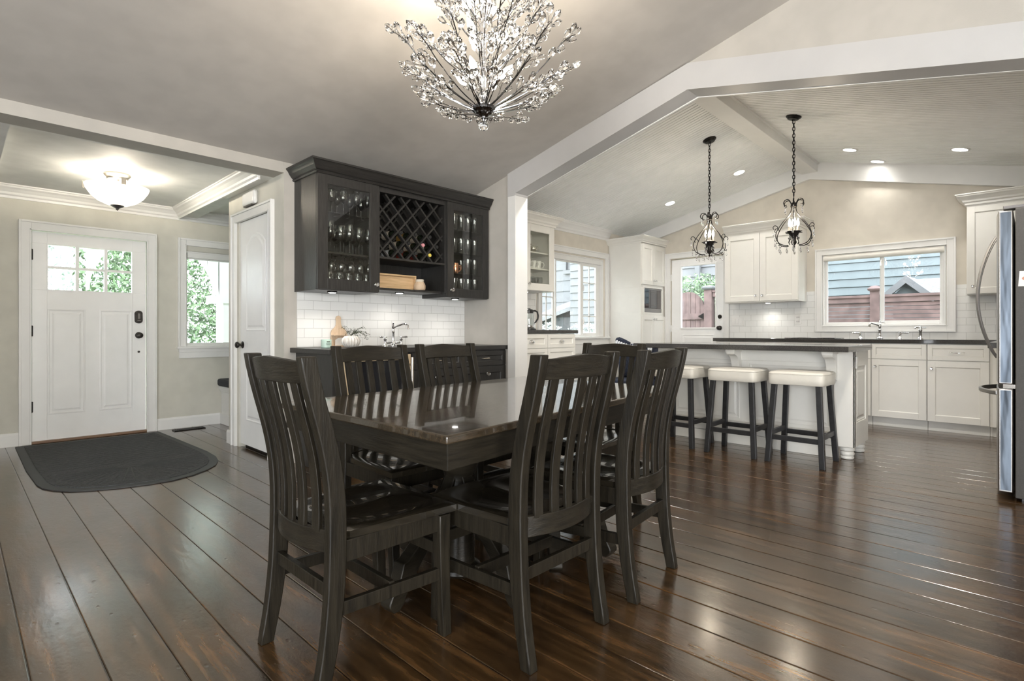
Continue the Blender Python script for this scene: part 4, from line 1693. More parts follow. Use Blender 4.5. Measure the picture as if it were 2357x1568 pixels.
# tall microwave cabinet
YP, XP = 4.254, 7.174
c = thing('tall_cabinet', 'tall white cabinet in the far corner with a built-in microwave', 'cabinet', (7.5, 4.5, 0))
mb = MB(FY(YP))
wall_holes(mb, XP, XW - .012, 0.0, 2.42, -(YKL - YP) + .012, 0, [(7.262, 7.800, 1.365, 1.735)])
mb.box(7.262, 7.80, -(YKL - YP) + .012, -0.50, 1.365, 1.735)
mb.build('carcass', 'cabinet_white', c, bevel=0.002)
mb = MB(FY(YP))
frame(mb, 7.235, 7.827, 1.335, 1.765, 0.030, 0, 0.008)
mb.build('microwave_surround', 'cabinet_white', c)
for (z0, z1, kz_) in ((1.785, 2.395, 1.85), (0.72, 1.31, 1.26)):
    for (a, b2, ku) in ((XP + .012, 7.532, 7.505), (7.536, 7.885, 7.565)):
        mb = MB(FY(YP))
        shaker(mb, a, b2, z0, z1, 0.0, w=0.06)
        dd = mb.build('cabinet_door', 'cabinet_white', c, bevel=0.0015)
        crystal_knob(FY(YP), ku, 0.02, kz_, dd)
mb = MB(FY(YP))
shaker(mb, XP + .012, 7.885, 0.12, 0.70, 0.0, w=0.07)
mb.build('cabinet_door', 'cabinet_white', c)
mb = MB()
crown_run(mb, (XP, YP - .02), (XW, YP - .02), 2.41, (0, -1), 0.85, m0=1, m1=0)
crown_run(mb, (XP, YKL), (XP, YP - .02), 2.41, (-1, 0), 0.85, m0=0, m1=1)
mb.build('crown', 'cabinet_white', c)
t = thing('microwave', 'built-in stainless microwave with a dark glass front', 'microwave', (7.53, 4.4, 1.368))
mb = MB(FY(YP))
mb.box(7.268, 7.794, -0.42, -0.012, 1.369, 1.730)
mb.build('case', 'black_plastic', t, bevel=0.002)
mb = MB(FY(YP))
mb.box(7.268, 7.794, -0.012, -0.002, 1.369, 1.425)
mb.box(7.268, 7.794, -0.012, -0.002, 1.715, 1.730)
mb.build('steel_strip', 'steel_brushed', t)
mb = MB(FY(YP))
mb.box(7.285, 7.66, -0.012, -0.004, 1.428, 1.712)
mb.build('door_glass', 'black_glass', t, bevel=0.002)
mb = MB(FY(YP))
frame(mb, 7.325, 7.63, 1.47, 1.675, 0.006, -0.005, -0.003)
mb.box(7.67, 7.785, -0.012, -0.005, 1.428, 1.712)
for k in range(4):
    mb.box(7.69, 7.765, -0.005, -0.0035, 1.45 + k * .045, 1.475 + k * .045)
mb.build('control_panel', 'pewter', t)

# kitchen faucet set on the sink wall


def lathe_part(name, prof, c, parent, mat='chrome', n=18):
    mb = MB()
    mb.lathe(prof, c, n)
    return mb.build(name, mat, parent, smooth=40)


ZK = 0.984
t = thing('kitchen_faucet', 'tall chrome faucet with a curved spout in front of the sliding window', 'faucet', (7.74, 1.345, ZK))
lathe_part('body', [(0.032, 0), (0.033, 0.008), (0.022, 0.018), (0.017, 0.03), (0.016, 0.10), (0.020, 0.105), (0.020, 0.112), (0.014, 0.12), (0.018, 0.14), (0.022, 0.155), (0.018, 0.175), (0.010, 0.185), (0.012, 0.2), (0.008, 0.215), (0.001, 0.222)], (7.74, 1.345, ZK), t)
mb = MB()
mb.tube([(7.74, 1.345, ZK + .15), (7.72, 1.36, ZK + .165), (7.68, 1.395, ZK + .18), (7.65, 1.42, ZK + .185), (7.635, 1.43, ZK + .17), (7.632, 1.432, ZK + .14)], [0.012, 0.011, 0.0105, 0.011, 0.012, 0.017], 12)
mb.build('spout', 'chrome', t, smooth=60)
mb = MB()
mb.tube([(7.74, 1.345, ZK + .19), (7.76, 1.30, ZK + .205)], 0.005)
mb.build('lever', 'chrome', t, smooth=60)
for (y, lb) in ((1.545, 'chrome tap handle left of the tall kitchen faucet'), (1.145, 'chrome tap handle right of the tall kitchen faucet')):
    t = thing('tap_handle', lb, 'tap', (7.74, y, ZK), group='chrome tap handles beside the kitchen faucet')
    lathe_part('base', [(0.026, 0), (0.026, 0.006), (0.014, 0.02), (0.012, 0.04), (0.016, 0.05), (0.012, 0.058), (0.006, 0.07), (0.009, 0.08), (0.001, 0.084)], (7.74, y, ZK), t)
    mb = MB()
    sg = 1 if y > 1.3 else -1
    mb.tube([(7.74, y - sg * .015, ZK + .066), (7.74, y + sg * .03, ZK + .068), (7.735, y + sg * .06, ZK + .072), (7.73, y + sg * .085, ZK + .070)], [0.006, 0.006, 0.009, 0.006], 10)
    mb.build('lever', 'chrome', t, smooth=60)
t = thing('soap_dispenser', 'chrome soap dispenser at the right of the sink taps', 'soap dispenser', (7.74, 0.953, ZK))
lathe_part('body', [(0.030, 0), (0.030, 0.008), (0.018, 0.02), (0.016, 0.09), (0.020, 0.095), (0.020, 0.11), (0.012, 0.12), (0.014, 0.135), (0.010, 0.145), (0.001, 0.15)], (7.74, 0.953, ZK), t)
mb = MB()
mb.tube([(7.74, 0.953, ZK + .128), (7.71, 0.99, ZK + .135), (7.70, 1.0, ZK + .122)], 0.009, 10)
mb.tube([(7.74, 0.953, ZK + .128), (7.75, 0.90, ZK + .13)], 0.006, 10)
mb.build('nozzle', 'chrome', t, smooth=60)

# ================================================================== fridge
FX0, FX1, FY0_, FY1_ = 4.64, 5.56, -0.60, 0.092
t = thing('refrigerator', 'stainless french door refrigerator at the right edge, seen from its side', 'refrigerator', (5.1, -0.2, 0))
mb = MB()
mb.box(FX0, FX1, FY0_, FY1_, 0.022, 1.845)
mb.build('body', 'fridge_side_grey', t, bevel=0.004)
mb = MB()
mb.box(FX0 + .05, FX1 - .05, FY0_ + .05, FY1_ - .03, 0, 0.03)
mb.build('base_grille', 'black_plastic', t)


def fdoor(name, x0, x1, z0, z1):
    mb = MB()
    n = 14
    yb = 0.102

    def yf(x):
        u = (x - FX0) / (FX1 - FX0)
        return 0.172 + 0.022 * (1 - (2 * u - 1) ** 2)
    lp = []
    for i in range(n + 1):
        x = x0 + (x1 - x0) * i / n
        lp.append([(x, yb, z0), (x, yf(x), z0), (x, yf(x), z1), (x, yb, z1)])
    mb.loft(lp)
    return mb.build(name, 'steel_brushed', t, bevel=0.006, smooth=40)


XM = (FX0 + FX1) / 2
dl = fdoor('upper_door', FX0, XM - .002, 0.735, 1.835)
dr = fdoor('upper_door', XM + .002, FX1, 0.735, 1.835)
fz = fdoor('freezer_drawer', FX0, FX1, 0.050, 0.705)
for (z0, z1, dd) in ((0.745, 1.825, dl), (0.062, 0.695, fz)):
    mb = MB()
    mb.box(FX0 - .0012, FX0 + .001, 0.112, 0.162, z0, z1)
    mb.build('side_panel', 'steel_wavy', dd)
for xh in (FX0 + .01, FX1 - .10):
    mb = MB()
    mb.box(xh, xh + .09, 0.02, 0.15, 1.845, 1.868)
    mb.build('hinge_cover', 'pewter', t, bevel=0.004)
mb = MB()
mb.box(FX0 + .02, FX0 + .06, 0.09, 0.15, 0.707, 0.733)
mb.build('hinge', 'chrome', t)
for (x, dd) in ((XM - .045, dl), (XM + .045, dr)):
    mb = MB()
    lp = []
    for i in range(21):
        v = i / 20
        z = 0.885 + v * 0.85
        y = 0.186 + 0.105 * sin(pi * v) ** 0.8
        w = 0.010 + 0.007 * sin(pi * v)
        lp.append([(x - w, y, z), (x + w, y, z), (x + w * .7, y + .016, z), (x - w * .7, y + .016, z)])
    mb.loft(lp)
    mb.build('handle', 'steel_brushed', dd, bevel=0.003, smooth=50)
mb = MB()
lp = []
for i in range(21):
    v = i / 20
    x = FX0 + .14 + v * 0.62
    y = 0.176 + 0.10 * sin(pi * v) ** 0.8
    lp.append([(x, y, 0.650), (x, y, 0.682), (x, y + .016, 0.678), (x, y + .016, 0.654)])
mb.loft(lp)
mb.build('handle', 'steel_brushed', fz, bevel=0.003, smooth=50)
t = thing('note_paper', 'white card held on the grey side of the refrigerator', 'paper', (FX0 - .003, 0.0, 1.345))
mb = MB(FX(FX0))
mb.loft([[(-0.06, 0.0015, 1.348), (0.079, 0.0015, 1.352), (0.073, 0.0015, 1.447), (-0.06, 0.0015, 1.443)], [(-0.06, 0.003, 1.348), (0.079, 0.003, 1.352), (0.073, 0.003, 1.447), (-0.06, 0.003, 1.443)]])
pp = mb.build('card', 'paper', t)
mb = MB(FX(FX0))
mb.loft([[(0.04 + .022 * cos(a), dd, 1.40 + .014 * sin(a)) for a in [2 * pi * i / 16 for i in range(16)]] for dd in (0.0031, 0.0036)])
mb.build('printed_spot', 'paper_pink', pp)

# ================================================================== wine bar: upper cabinets
YU = 3.957
MU2 = FY(YU)
DU = YH - YU


def glass_door(M, a, b2, z0, z1, parent, mat, w=0.085, kx=None, kz0=None, gz=None):
    mb = MB(M)
    frame(mb, a, b2, z0, z1, w, 0, 0.020)
    frame(mb, a + w - .004, b2 - w + .004, z0 + w - .004, z1 - w + .004, 0.010, 0.003, 0.014)
    d = mb.build('cabinet_door', mat, parent, bevel=0.0015)
    mb = MB(M)
    mb.box(a + w, b2 - w, 0.006, 0.009, z0 + w, z1 - w)
    mb.build('glass_pane', 'cabinet_glass', d)
    if kx:
        crystal_knob(M, kx, 0.02, kz0, d, r=0.018)
    return d


def open_box(mb, a, b2, z0, z1, depth, t=0.018, back=True):
    mb.box(a, a + t, -depth, 0, z0, z1)
    mb.box(b2 - t, b2, -depth, 0, z0, z1)
    mb.box(a + t, b2 - t, -depth, 0, z0, z0 + t)
    mb.box(a + t, b2 - t, -depth, 0, z1 - t, z1)
    if back:
        mb.box(a + t, b2 - t, -depth, -depth + .01, z0 + t, z1 - t)


def shelf(M, a, b2, z, depth, parent, mat, t=0.010, name='shelf'):
    mb = MB(M)
    mb.box(a + .019, b2 - .019, -depth + .011, -0.03, z - t, z)
    return mb.build(name, mat, parent)


UZ0, UZ1 = 1.392, 2.30
c1 = thing('wall_cabinet', 'dark oak glass-door wall cabinet full of stemware, left end of the bar', 'wall cabinet', (2.2, 4.15, UZ0))
mb = MB(MU2)
open_box(mb, 1.933, 2.479, UZ0, UZ1, DU - .002)
mb.build('carcass', 'cabinet_dark', c1, bevel=0.002)
glass_door(MU2, 1.936, 2.476, UZ0 + .004, UZ1 - .004, c1, 'cabinet_dark', w=0.082, kx=2.443, kz0=1.458)
shelf(MU2, 1.933, 2.479, 1.700, DU, c1, 'cabinet_dark_grain', 0.014)
shelf(MU2, 1.933, 2.479, 2.015, DU, c1, 'cabinet_glass', 0.006, 'glass_shelf')
c2 = thing('wine_rack_cabinet', 'open dark oak wall unit with a diagonal wine lattice above a shelf niche', 'wine rack', (2.84, 4.15, 1.42))
mb = MB(MU2)
mb.box(2.481, 3.201, -DU + .002, 0, UZ1 - .055, UZ1)
mb.box(2.481, 3.201, -DU + .002, 0, 1.685, 1.703)
mb.box(2.481, 3.201, -DU + .002, -DU + .012, 1.43, UZ1 - .05)
mb.box(2.481, 2.495, -DU + .002, -0.001, 1.43, UZ1 - .05)
mb.box(3.188, 3.201, -DU + .002, -0.001, 1.43, UZ1 - .05)
mb.box(2.481, 3.201, -DU + .002, -0.055, 1.425, 1.445)
mb.build('carcass', 'cabinet_dark', c2, bevel=0.0015)
LX0, LX1, LZ0, LZ1 = 2.496, 3.187, 1.704, 2.243
PW, PH = 0.155, 0.167


def clipseg(x, z, dx, dz):
    t0, t1 = -9, 9
    for (p, d, lo, hi) in ((x, dx, LX0, LX1), (z, dz, LZ0, LZ1)):
        a, b2 = (lo - p) / d, (hi - p) / d
        if a > b2:
            a, b2 = b2, a
        t0, t1 = max(t0, a), min(t1, b2)
    return (t0, t1) if t1 - t0 > 0.02 else None


for (dfront, dback, nm) in ((-0.035, -0.075, 'front_lattice'), (-0.29, -0.33, 'rear_lattice')):
    mb = MB(MU2)
    for sg in (1, -1):
        for k in range(-6, 14):
            x0 = LX0 - 0.03 + PW * k
            r = clipseg(x0, LZ0 - 0.015 if sg == 1 else LZ0 - .015, PW * sg, PH)
            if not r:
                continue
            t0, t1 = r
            zc = LZ0 - 0.015
            p0 = (x0 + PW * sg * t0, zc + PH * t0)
            p1 = (x0 + PW * sg * t1, zc + PH * t1)
            d = Vector((p1[0] - p0[0], p1[1] - p0[1])).normalized() 
            nn = Vector((-d.y, d.x)) * 0.0075
            e = 0.002 if sg == 1 else 0
            mb.loft([[(p[0] - nn.x, dback + e, p[1] - nn.y), (p[0] + nn.x, dback + e, p[1] + nn.y), (p[0] + nn.x, dfront + e, p[1] + nn.y), (p[0] - nn.x, dfront + e, p[1] - nn.y)] for p in (p0, p1)])
    mb.build(nm, 'cabinet_dark_grain', c2)
c3 = thing('wall_cabinet', 'dark oak glass-door wall cabinet with tumblers and copper mugs, right end of the bar', 'wall cabinet', (3.47, 4.15, UZ0))
mb = MB(MU2)
open_box(mb, 3.203, 3.735, UZ0, UZ1, DU - .002)
mb.build('carcass', 'cabinet_dark', c3, bevel=0.002)
glass_door(MU2, 3.206, 3.732, UZ0 + .004, UZ1 - .004, c3, 'cabinet_dark', w=0.075, kx=3.255, kz0=1.46)
for z in (1.63, 1.83, 2.05):
    shelf(MU2, 3.203, 3.735, z, DU, c3, 'cabinet_glass', 0.006, 'glass_shelf')
t = thing('cabinet_crown', 'dark oak crown moulding running along the top of the wine bar cabinets', 'crown moulding', (2.83, 4.1, 2.28))
mb = MB()
DCR = [(0, 0), (0.010, 0), (0.016, 0.010), (0.012, 0.020), (0.022, 0.026), (0.028, 0.034), (0.040, 0.050), (0.052, 0.072), (0.060, 0.082), (0.066, 0.085), (0.068, 0.098), (0, 0.098)]
crown_run(mb, (1.933, YU - .02), (3.737, YU - .02), 2.285, (0, -1), 1.0, m0=1, m1=0, prof=DCR)
crown_run(mb, (1.933, YH), (1.933, YU - .02), 2.285, (-1, 0), 1.0, m0=0, m1=1, prof=DCR)
mb.build('moulding', 'cabinet_dark_grain', t)
puck(2.12, 4.06, 1.391, 'small round light under the left glass-front bar cabinet', True)
puck(2.80, 4.12, 1.424, 'small round light under the wine rack niche', True, e=1.9)
puck(3.40, 4.06, 1.391, 'small round light under the right glass-front bar cabinet', True)

# ---------------------------------------------------------------- glassware


def wine_glass(h=0.20, r=0.036, stem=0.085):
    t = thing('wine_glass', '', 'glass', (0, 0, 0))
    mb = MB()
    mb.lathe([(0.032, 0), (0.031, 0.0015), (0.006, 0.006), (0.0035, 0.012), (0.0035, stem)], (0, 0, 0), 16)
    mb.build('stem', 'clear_glass', t, smooth=50)
    mb = MB()
    pr = [(0.004, stem), (r * 0.55, stem + 0.010), (r * 0.92, stem + 0.035), (r, stem + 0.055), (r * 0.94, h - .02), (r * 0.82, h), (r * 0.80, h), (r * 0.92, h - .02), (r * 0.97, stem + 0.055), (r * 0.88, stem + .036), (r * 0.5, stem + 0.013), (0.002, stem + 0.005)]
    mb.lathe(pr, (0, 0, 0), 16)
    mb.build('bowl', 'stemware_glass', t, smooth=50)
    return t


def simple_glass(name, cat, prof, mat='stemware_glass', n=16):
    mb = MB()
    mb.lathe(prof, (0, 0, 0), n)
    o = mb.build(name, mat, None, smooth=50)
    o['category'] = cat
    return o


wg = wine_glass()
ORD = ['leftmost', 'second from left', 'third from left', 'fourth from left', 'fifth from left', 'sixth from left']
ROW = ['front row', 'middle row', 'back row']
items = []
# upper shelf: goblets upright; middle: mixed; lower shelf: flutes
rnd = random.Random(4)
k = 0
for (z, ys_, n, lb, gr, s) in ((2.017, (4.03, 4.14), 5, 'wine goblet, top shelf of the left bar cabinet', 'goblets on the top shelf of the left bar cabinet', 1.0),
                               (1.702, (4.02, 4.12, 4.23), 6, 'long-stemmed glass, middle shelf of the left bar cabinet', 'stemware on the middle shelf of the left bar cabinet', 1.15)):
    for yi, y in enumerate(ys_):
        for i in range(n):
            lbi = 'clear %s, %s, %s' % (lb, ROW[yi] if (yi < 1 or len(ys_) == 3) else 'back row', ORD[i])
            x = 1.995 + (0.425 / (n - 1)) * i + rnd.uniform(-.006, .006)
            if k == 0:
                g = wg
                g.location = (x, y, z)
                g['label'] = lbi
                g['group'] = gr
            else:
                g = dup(wg, (x, y, z), 0, lbi, gr)
            g.scale = (s * .9, s * .9, s * rnd.uniform(0.93, 1.08))
            k += 1
# hanging stemware under the middle shelf
for y in (4.0, 4.10):
    for i in range(6):
        g = dup(wg, (2.0 + .083 * i, y, 1.683), 0, 'upside-down glass hanging in the left bar cabinet, %s, %s' % ('front row' if y < 4.05 else 'back row', ORD[i]), 'hanging glasses in the left bar cabinet')
        g.rotation_euler = (pi, 0, 0)
        g.scale = (.85, .85, .60)
fl_ = simple_glass('champagne_flute', 'glass', [(0.028, 0), (0.027, 0.002), (0.004, 0.006), (0.003, 0.03), (0.018, 0.055), (0.022, 0.09), (0.019, 0.135), (0.0175, 0.135), (0.0205, 0.09), (0.016, 0.058), (0.002, 0.038)])
for i in range(12):
    x, y = 2.0 + 0.082 * (i % 6), 4.03 + 0.11 * (i // 6)
    o = fl_ if i == 0 else fl_.copy()
    if i:
        COL.objects.link(o)
    o.location = (x, y, UZ0 + .0185)
    tag(o, 'clear flute on the bottom of the left bar cabinet, %s, %s' % ('front row' if i < 6 else 'back row', ORD[i % 6]), 'glass', 'flutes in the left bar cabinet')
tu = simple_glass('tumbler', 'glass', [(0.026, 0), (0.028, 0.002), (0.034, 0.15), (0.0325, 0.15), (0.0265, 0.008), (0.001, 0.008)])
k = 0
for (z, zs) in ((2.0515, 1.0), (1.8315, 1.0), (1.6315, 1.0), (UZ0 + .0185, 1.15)):
    for j in range(2):
        for i in range(5):
            if 1.6 < z < 1.7 and i < 3:
                continue
            o = tu if k == 0 else tu.copy()
            if k:
                COL.objects.link(o)
            o.location = (3.275 + 0.088 * i, 4.03 + .11 * j, z)
            o.scale = (1, 1, zs)
            wh = {2.0515: 'on the top glass shelf', 1.8315: 'on the second glass shelf', 1.6315: 'beside the copper mugs'}.get(z, 'on the bottom')
            tag(o, 'tall tumbler %s, right bar cabinet, %s, %s' % (wh, ('front row', 'back row')[j], ORD[i if not 1.6 < z < 1.7 else i - 3]), 'glass', 'tumblers %s, right bar cabinet' % wh)
            k += 1
for i, (x, y, lb) in enumerate(((3.29, 4.03, 'shiny copper mug behind the right bar cabinet glass, leftmost'), (3.375, 4.03, 'shiny copper mug behind the right bar cabinet glass, second from the left'), (3.44, 4.12, 'shiny copper mug standing behind the other two in the right bar cabinet'))):
    t = thing('copper_mug', lb, 'mug', (x, y, 1.6315), group='copper mugs')
    lathe_part('cup', [(0.03, 0), (0.036, 0.01), (0.037, 0.07), (0.033, 0.098), (0.031, 0.098), (0.034, 0.07), (0.033, 0.012), (0.001, 0.01)], (x, y, 1.6315), t, 'copper')
    mb = MB()
    mb.tube([(x + .034, y - .01, 1.6315 + .08), (x + .055, y - .02, 1.6315 + .075), (x + .06, y - .022, 1.6315 + .045), (x + .035, y - .01, 1.6315 + .02)], 0.004, 6)
    mb.build('handle', 'copper', t, smooth=60)

# ---------------------------------------------------------------- wine bottles in the lattice
# cells: (x, z) centres; neck towards the viewer
cellz = LZ0 - 0.015
wines = [(2.73, 1.935, 'label_cream', 'foil_black', 'dark wine bottle with a grey label lying in the left part of the wine lattice'),
         (2.885, 1.935, 'label_gold', 'foil_black', 'wine bottle with a tan and gold label in the middle of the wine lattice'),
         (3.04, 1.935, 'label_cream', 'foil_black', 'dark wine bottle highest at the right of the wine lattice'),
         (2.81, 1.852, 'label_cream', 'foil_black', 'dark wine bottle with a cream label directly left of the twin foil tops'),
         (2.965, 1.852, 'label_cream', 'foil_pink', 'wine bottle with a pink foil top'),
         (3.12, 1.852, 'label_cream', 'foil_black', 'dark wine bottle at the right edge of the lattice, below the highest one'),
         (2.73, 1.768, 'glove_white', 'foil_black', 'wine bottle with a white label low in the lattice'),
         (2.885, 1.768, 'label_red', 'foil_black', 'wine bottle with a deep red label low in the lattice'),
         (3.04, 1.768, 'label_red', 'foil_yellow', 'wine bottle with a yellow foil top, lowest at the right of the lattice')]
RY90 = Matrix.Rotation(pi / 2, 4, 'X')
for (x, z, lab, foil, lb) in wines:
    t = thing('wine_bottle', lb, 'wine bottle', (x, 4.2, z), group='bottles in the wine lattice')
    z_ = z
    mb = MB(FY(YU))
    mb.lathe([(0.028, -0.335), (0.036, -0.33), (0.0365, -0.16), (0.030, -0.135), (0.016, -0.11), (0.0135, -0.09), (0.0135, -0.045)], (x, 0, z_), 18, M2=Matrix.Rotation(-pi / 2, 4, 'X'))
    bo = mb.build('bottle_body', 'bottle_glass', t, smooth=40)
    mb = MB(FY(YU))
    mb.lathe([(0.0372, -0.30), (0.0372, -0.18)], (x, 0, z_), 18, M2=Matrix.Rotation(-pi / 2, 4, 'X'), caps=False)
    mb.build('label_wrap', lab, t, smooth=40)
    mb = MB(FY(YU))
    mb.lathe([(0.0148, -0.095), (0.0148, -0.045), (0.0162, -0.044), (0.0162, -0.028), (0.0145, -0.026), (0.001, -0.026)], (x, 0, z_), 16, M2=Matrix.Rotation(-pi / 2, 4, 'X'))
    mb.build('foil_cap', foil, t, smooth=40)

# things in the niche
t = thing('wooden_tray', 'light wooden tray standing on edge in the niche under the wine lattice', 'tray', (2.72, 4.2, 1.446))
mb = MB()
mb.box(2.50, 2.955, 4.13, 4.15, 1.4465, 1.565)
mb.build('base_board', 'crate_light', t, bevel=0.002)
mb = MB()
mb.box(2.50, 2.96, 4.095, 4.15, 1.565, 1.580)
mb.box(2.955, 2.968, 4.095, 4.15, 1.4465, 1.580)
mb.build('rim', 'crate_light', t, bevel=0.002)
t = thing('woven_jar', 'small woven pot with a pale lid in the niche under the wine lattice', 'jar', (2.96, 4.05, 1.446))
lathe_part('pot', [(0.045, 0.0005), (0.052, 0.01), (0.054, 0.04), (0.042, 0.068), (0.038, 0.075)], (2.965, 4.04, 1.446), t, 'board_light')
lathe_part('lid', [(0.036, 0.072), (0.038, 0.075), (0.038, 0.095), (0.030, 0.100), (0.001, 0.101)], (2.965, 4.04, 1.446), t, 'label_cream')

# ================================================================== wine bar: base
YBF = 3.72
MBF = FY(YBF)
t = thing('bar_countertop', 'dark countertop of the wine bar carrying the vase and small faucet', 'countertop', (2.83, 4.0, 0.9))
mb = MB()
mb.box(1.897, XK - .002, 3.682, YH - .001, 0.900, 0.938)
mb.build('slab', 'cabinet_dark_grain', t, bevel=0.003)
c = thing('bar_base_cabinet', 'dark base cabinet at the left end of the wine bar with a plain side panel', 'cabinet', (1.99, 4.03, 0))
mb = MB(MBF)
mb.box(1.945, 2.012, -(YH - YBF) + .002, 0, 0.0, 0.899)
mb.build('side_panel', 'cabinet_dark', c, bevel=0.002)
# wine fridge
t = thing('wine_cooler', 'under-counter wine cooler with a beige framed glass door and steel bar handle', 'wine cooler', (2.3, 4.0, 0))
mb = MB(MBF)
open_box(mb, 2.02, 2.62, 0.09, 0.895, 0.58, 0.02)
mb.build('case', 'black_plastic', t)
mb = MB(MBF)
mb.box(2.02, 2.62, -.5, -.02, 0, 0.089)
for k_ in range(4):
    mb.box(2.04, 2.60, -0.02, -0.012, 0.012 + k_ * .018, 0.020 + k_ * .018)
mb.build('base_grille', 'black_plastic', t)
mb = MB(MBF)
frame(mb, 2.024, 2.616, 0.10, 0.885, 0.045, 0, 0.035, wb=0.06)
dd = mb.build('glass_door', 'beige_frame', t, bevel=0.004)
mb = MB(MBF)
mb.box(2.065, 2.575, 0.01, 0.02, 0.155, 0.845)
mb.build('dark_pane', 'black_glass', dd)
mb = MB(MBF)
mb.tube([(2.595, 0.085, 0.17), (2.595, 0.085, 0.86)], 0.012, 12)
mb.tube([(2.595, 0.03, 0.80), (2.595, 0.085, 0.80)], 0.008, 8)
mb.tube([(2.595, 0.03, 0.23), (2.595, 0.085, 0.23)], 0.008, 8)
mb.build('handle', 'nickel', dd, smooth=40)
# drawers
c = thing('bar_base_cabinet', 'dark base cabinet with drawers, centre and right of the wine bar', 'cabinet', (3.2, 4.0, 0))
mb = MB(MBF)
mb.box(2.63, XK - .003, -(YH - YBF) + .002, 0, 0.09, 0.899)
mb.box(2.63, XK - .003, -(YH - YBF) + .002, -0.06, 0, 0.09)
mb.build('carcass', 'cabinet_dark', c, bevel=0.002)
for (a, b2, kd) in ((2.64, 3.185, 0.2), (3.19, 3.735, 0.8)):
    mb = MB(MBF)
    shaker(mb, a, b2, 0.752, 0.888, 0, w=0.042, rec=0.009)
    dw = mb.build('drawer_front', 'cabinet_dark_grain', c, bevel=0.0015)
    mb = MB(MBF)
    m_ = (a + b2) / 2
    mb.tube([(m_ - .04, .02, .82), (m_ - .04, .04, .82), (m_ + .04, .04, .82), (m_ + .04, .02, .82)], 0.005)
    mb.build('pull', 'nickel', dw, smooth=40)
    mb = MB(MBF)
    shaker(mb, a, b2, 0.10, 0.745, 0, w=0.06)
    dw = mb.build('cabinet_door', 'cabinet_dark', c, bevel=0.0015)
    crystal_knob(MBF, (b2 - .245) if kd > .5 else (a + .25), 0.02, 0.675, dw, r=0.018)
# filler on the niche wall and thin grey end board by the post
t = thing('bar_faucet', 'small ornate chrome bridge faucet on the wine bar counter', 'faucet', (2.787, 4.20, 0.9385))
Zb = 0.9385
lathe_part('body', [(0.028, 0), (0.028, 0.006), (0.018, 0.014), (0.012, 0.03), (0.012, 0.12), (0.017, 0.128), (0.013, 0.136), (0.013, 0.16), (0.017, 0.168), (0.012, 0.178), (0.006, 0.19), (0.010, 0.20), (0.003, 0.212), (0.001, 0.214)], (2.787, 4.2, Zb), t)
mb = MB()
mb.tube([(2.787, 4.2, Zb + .165), (2.80, 4.17, Zb + .178), (2.825, 4.12, Zb + .195), (2.845, 4.09, Zb + .198), (2.855, 4.07, Zb + .185), (2.857, 4.065, Zb + .150)], [0.009, 0.009, 0.008, 0.008, 0.009, 0.013], 12)
mb.build('spout', 'chrome', t, smooth=60)
for sg in (-1, 1):
    x = 2.787 + sg * 0.085
    lathe_part('handle_base', [(0.024, 0), (0.024, 0.006), (0.014, 0.02), (0.012, 0.05), (0.018, 0.060), (0.008, 0.075), (0.008, 0.085), (0.001, 0.088)], (x, 4.2, Zb), t)
    mb = MB()
    mb.tube([(x - sg * .02, 4.2, Zb + .078), (x + sg * .02, 4.195, Zb + .08), (x + sg * .05, 4.19, Zb + .083), (x + sg * .065, 4.19, Zb + .082)], [0.005, 0.005, 0.008, 0.005], 10)
    mb.build('handle', 'chrome', t, smooth=60)
mb = MB()
mb.tube([(2.702, 4.2, Zb + .03), (2.872, 4.2, Zb + .03)], 0.008, 10)
mb.build('bridge', 'chrome', t, smooth=60)
# bottle-shaped board with shelf
t = thing('hanging_board', 'light wooden bottle-shaped board with a small shelf, leaning on the bar tiles', 'board', (2.30, 4.25, 0.9385))
ol = []
XCb = 2.300
for (dx, z) in ((-0.088, 0.0), (-0.088, 0.135), (-0.080, 0.158), (-0.055, 0.178), (-0.035, 0.195), (-0.028, 0.215), (-0.026, 0.25), (-0.030, 0.275), (-0.022, 0.292), (0, 0.300), (0.022, 0.292), (0.030, 0.275), (0.026, 0.25), (0.030, 0.215), (0.04, 0.195), (0.065, 0.178), (0.09, 0.155), (0.10, 0.13), (0.10, 0.0)):
    ol.append((XCb + dx * 0.78, Zb + z * 0.89))
mb = MB()
mb.prism(ol, 'y', 4.290, 4.305)
mb.build('back_board', 'board_light', t, bevel=0.002)
mb = MB()
mb.box(XCb - .072, XCb + .05, 4.235, 4.29, Zb + .096, Zb + .104)
mb.box(XCb - .072, XCb + .05, 4.235, 4.29, Zb, Zb + .011)
mb.box(XCb + .045, XCb + .051, 4.235, 4.29, Zb, Zb + .104)
mb.build('ledge', 'board_light', t, bevel=0.0015)
t = thing('cushioned_card', 'white rounded card propped inside the wooden board shelf', 'card', (2.29, 4.26, Zb + .0125))
mb = MB()
mb.prism([(XCb - .045, Zb + .0125), (XCb + .035, Zb + .0125), (XCb + .035, Zb + .065), (XCb + .018, Zb + .078), (XCb - .018, Zb + .076), (XCb - .045, Zb + .060)], 'y', 4.262, 4.268)
mb.build('card', 'ceramic_white', t)
t = thing('candle_jar', 'mint green candle jar with a pale rim left of the wooden board', 'candle', (2.09, 4.10, Zb))
lathe_part('jar', [(0.038, 0.0005), (0.041, 0.004), (0.041, 0.062), (0.036, 0.068), (0.034, 0.062), (0.001, 0.060)], (2.09, 4.10, Zb), t, 'mint_glaze', 24)
mb = MB()
mb.box(2.073, 2.100, 4.057, 4.0592, Zb + .045, Zb + .052)
mb.box(2.067, 2.105, 4.057, 4.0592, Zb + .032, Zb + .034)
mb.box(2.071, 2.101, 4.057, 4.0592, Zb + .026, Zb + .028)
mb.build('label_text', 'leaf_dry', t)
t = thing('ribbed_vase', 'round ribbed white vase on the bar counter', 'vase', (2.255, 4.06, Zb))
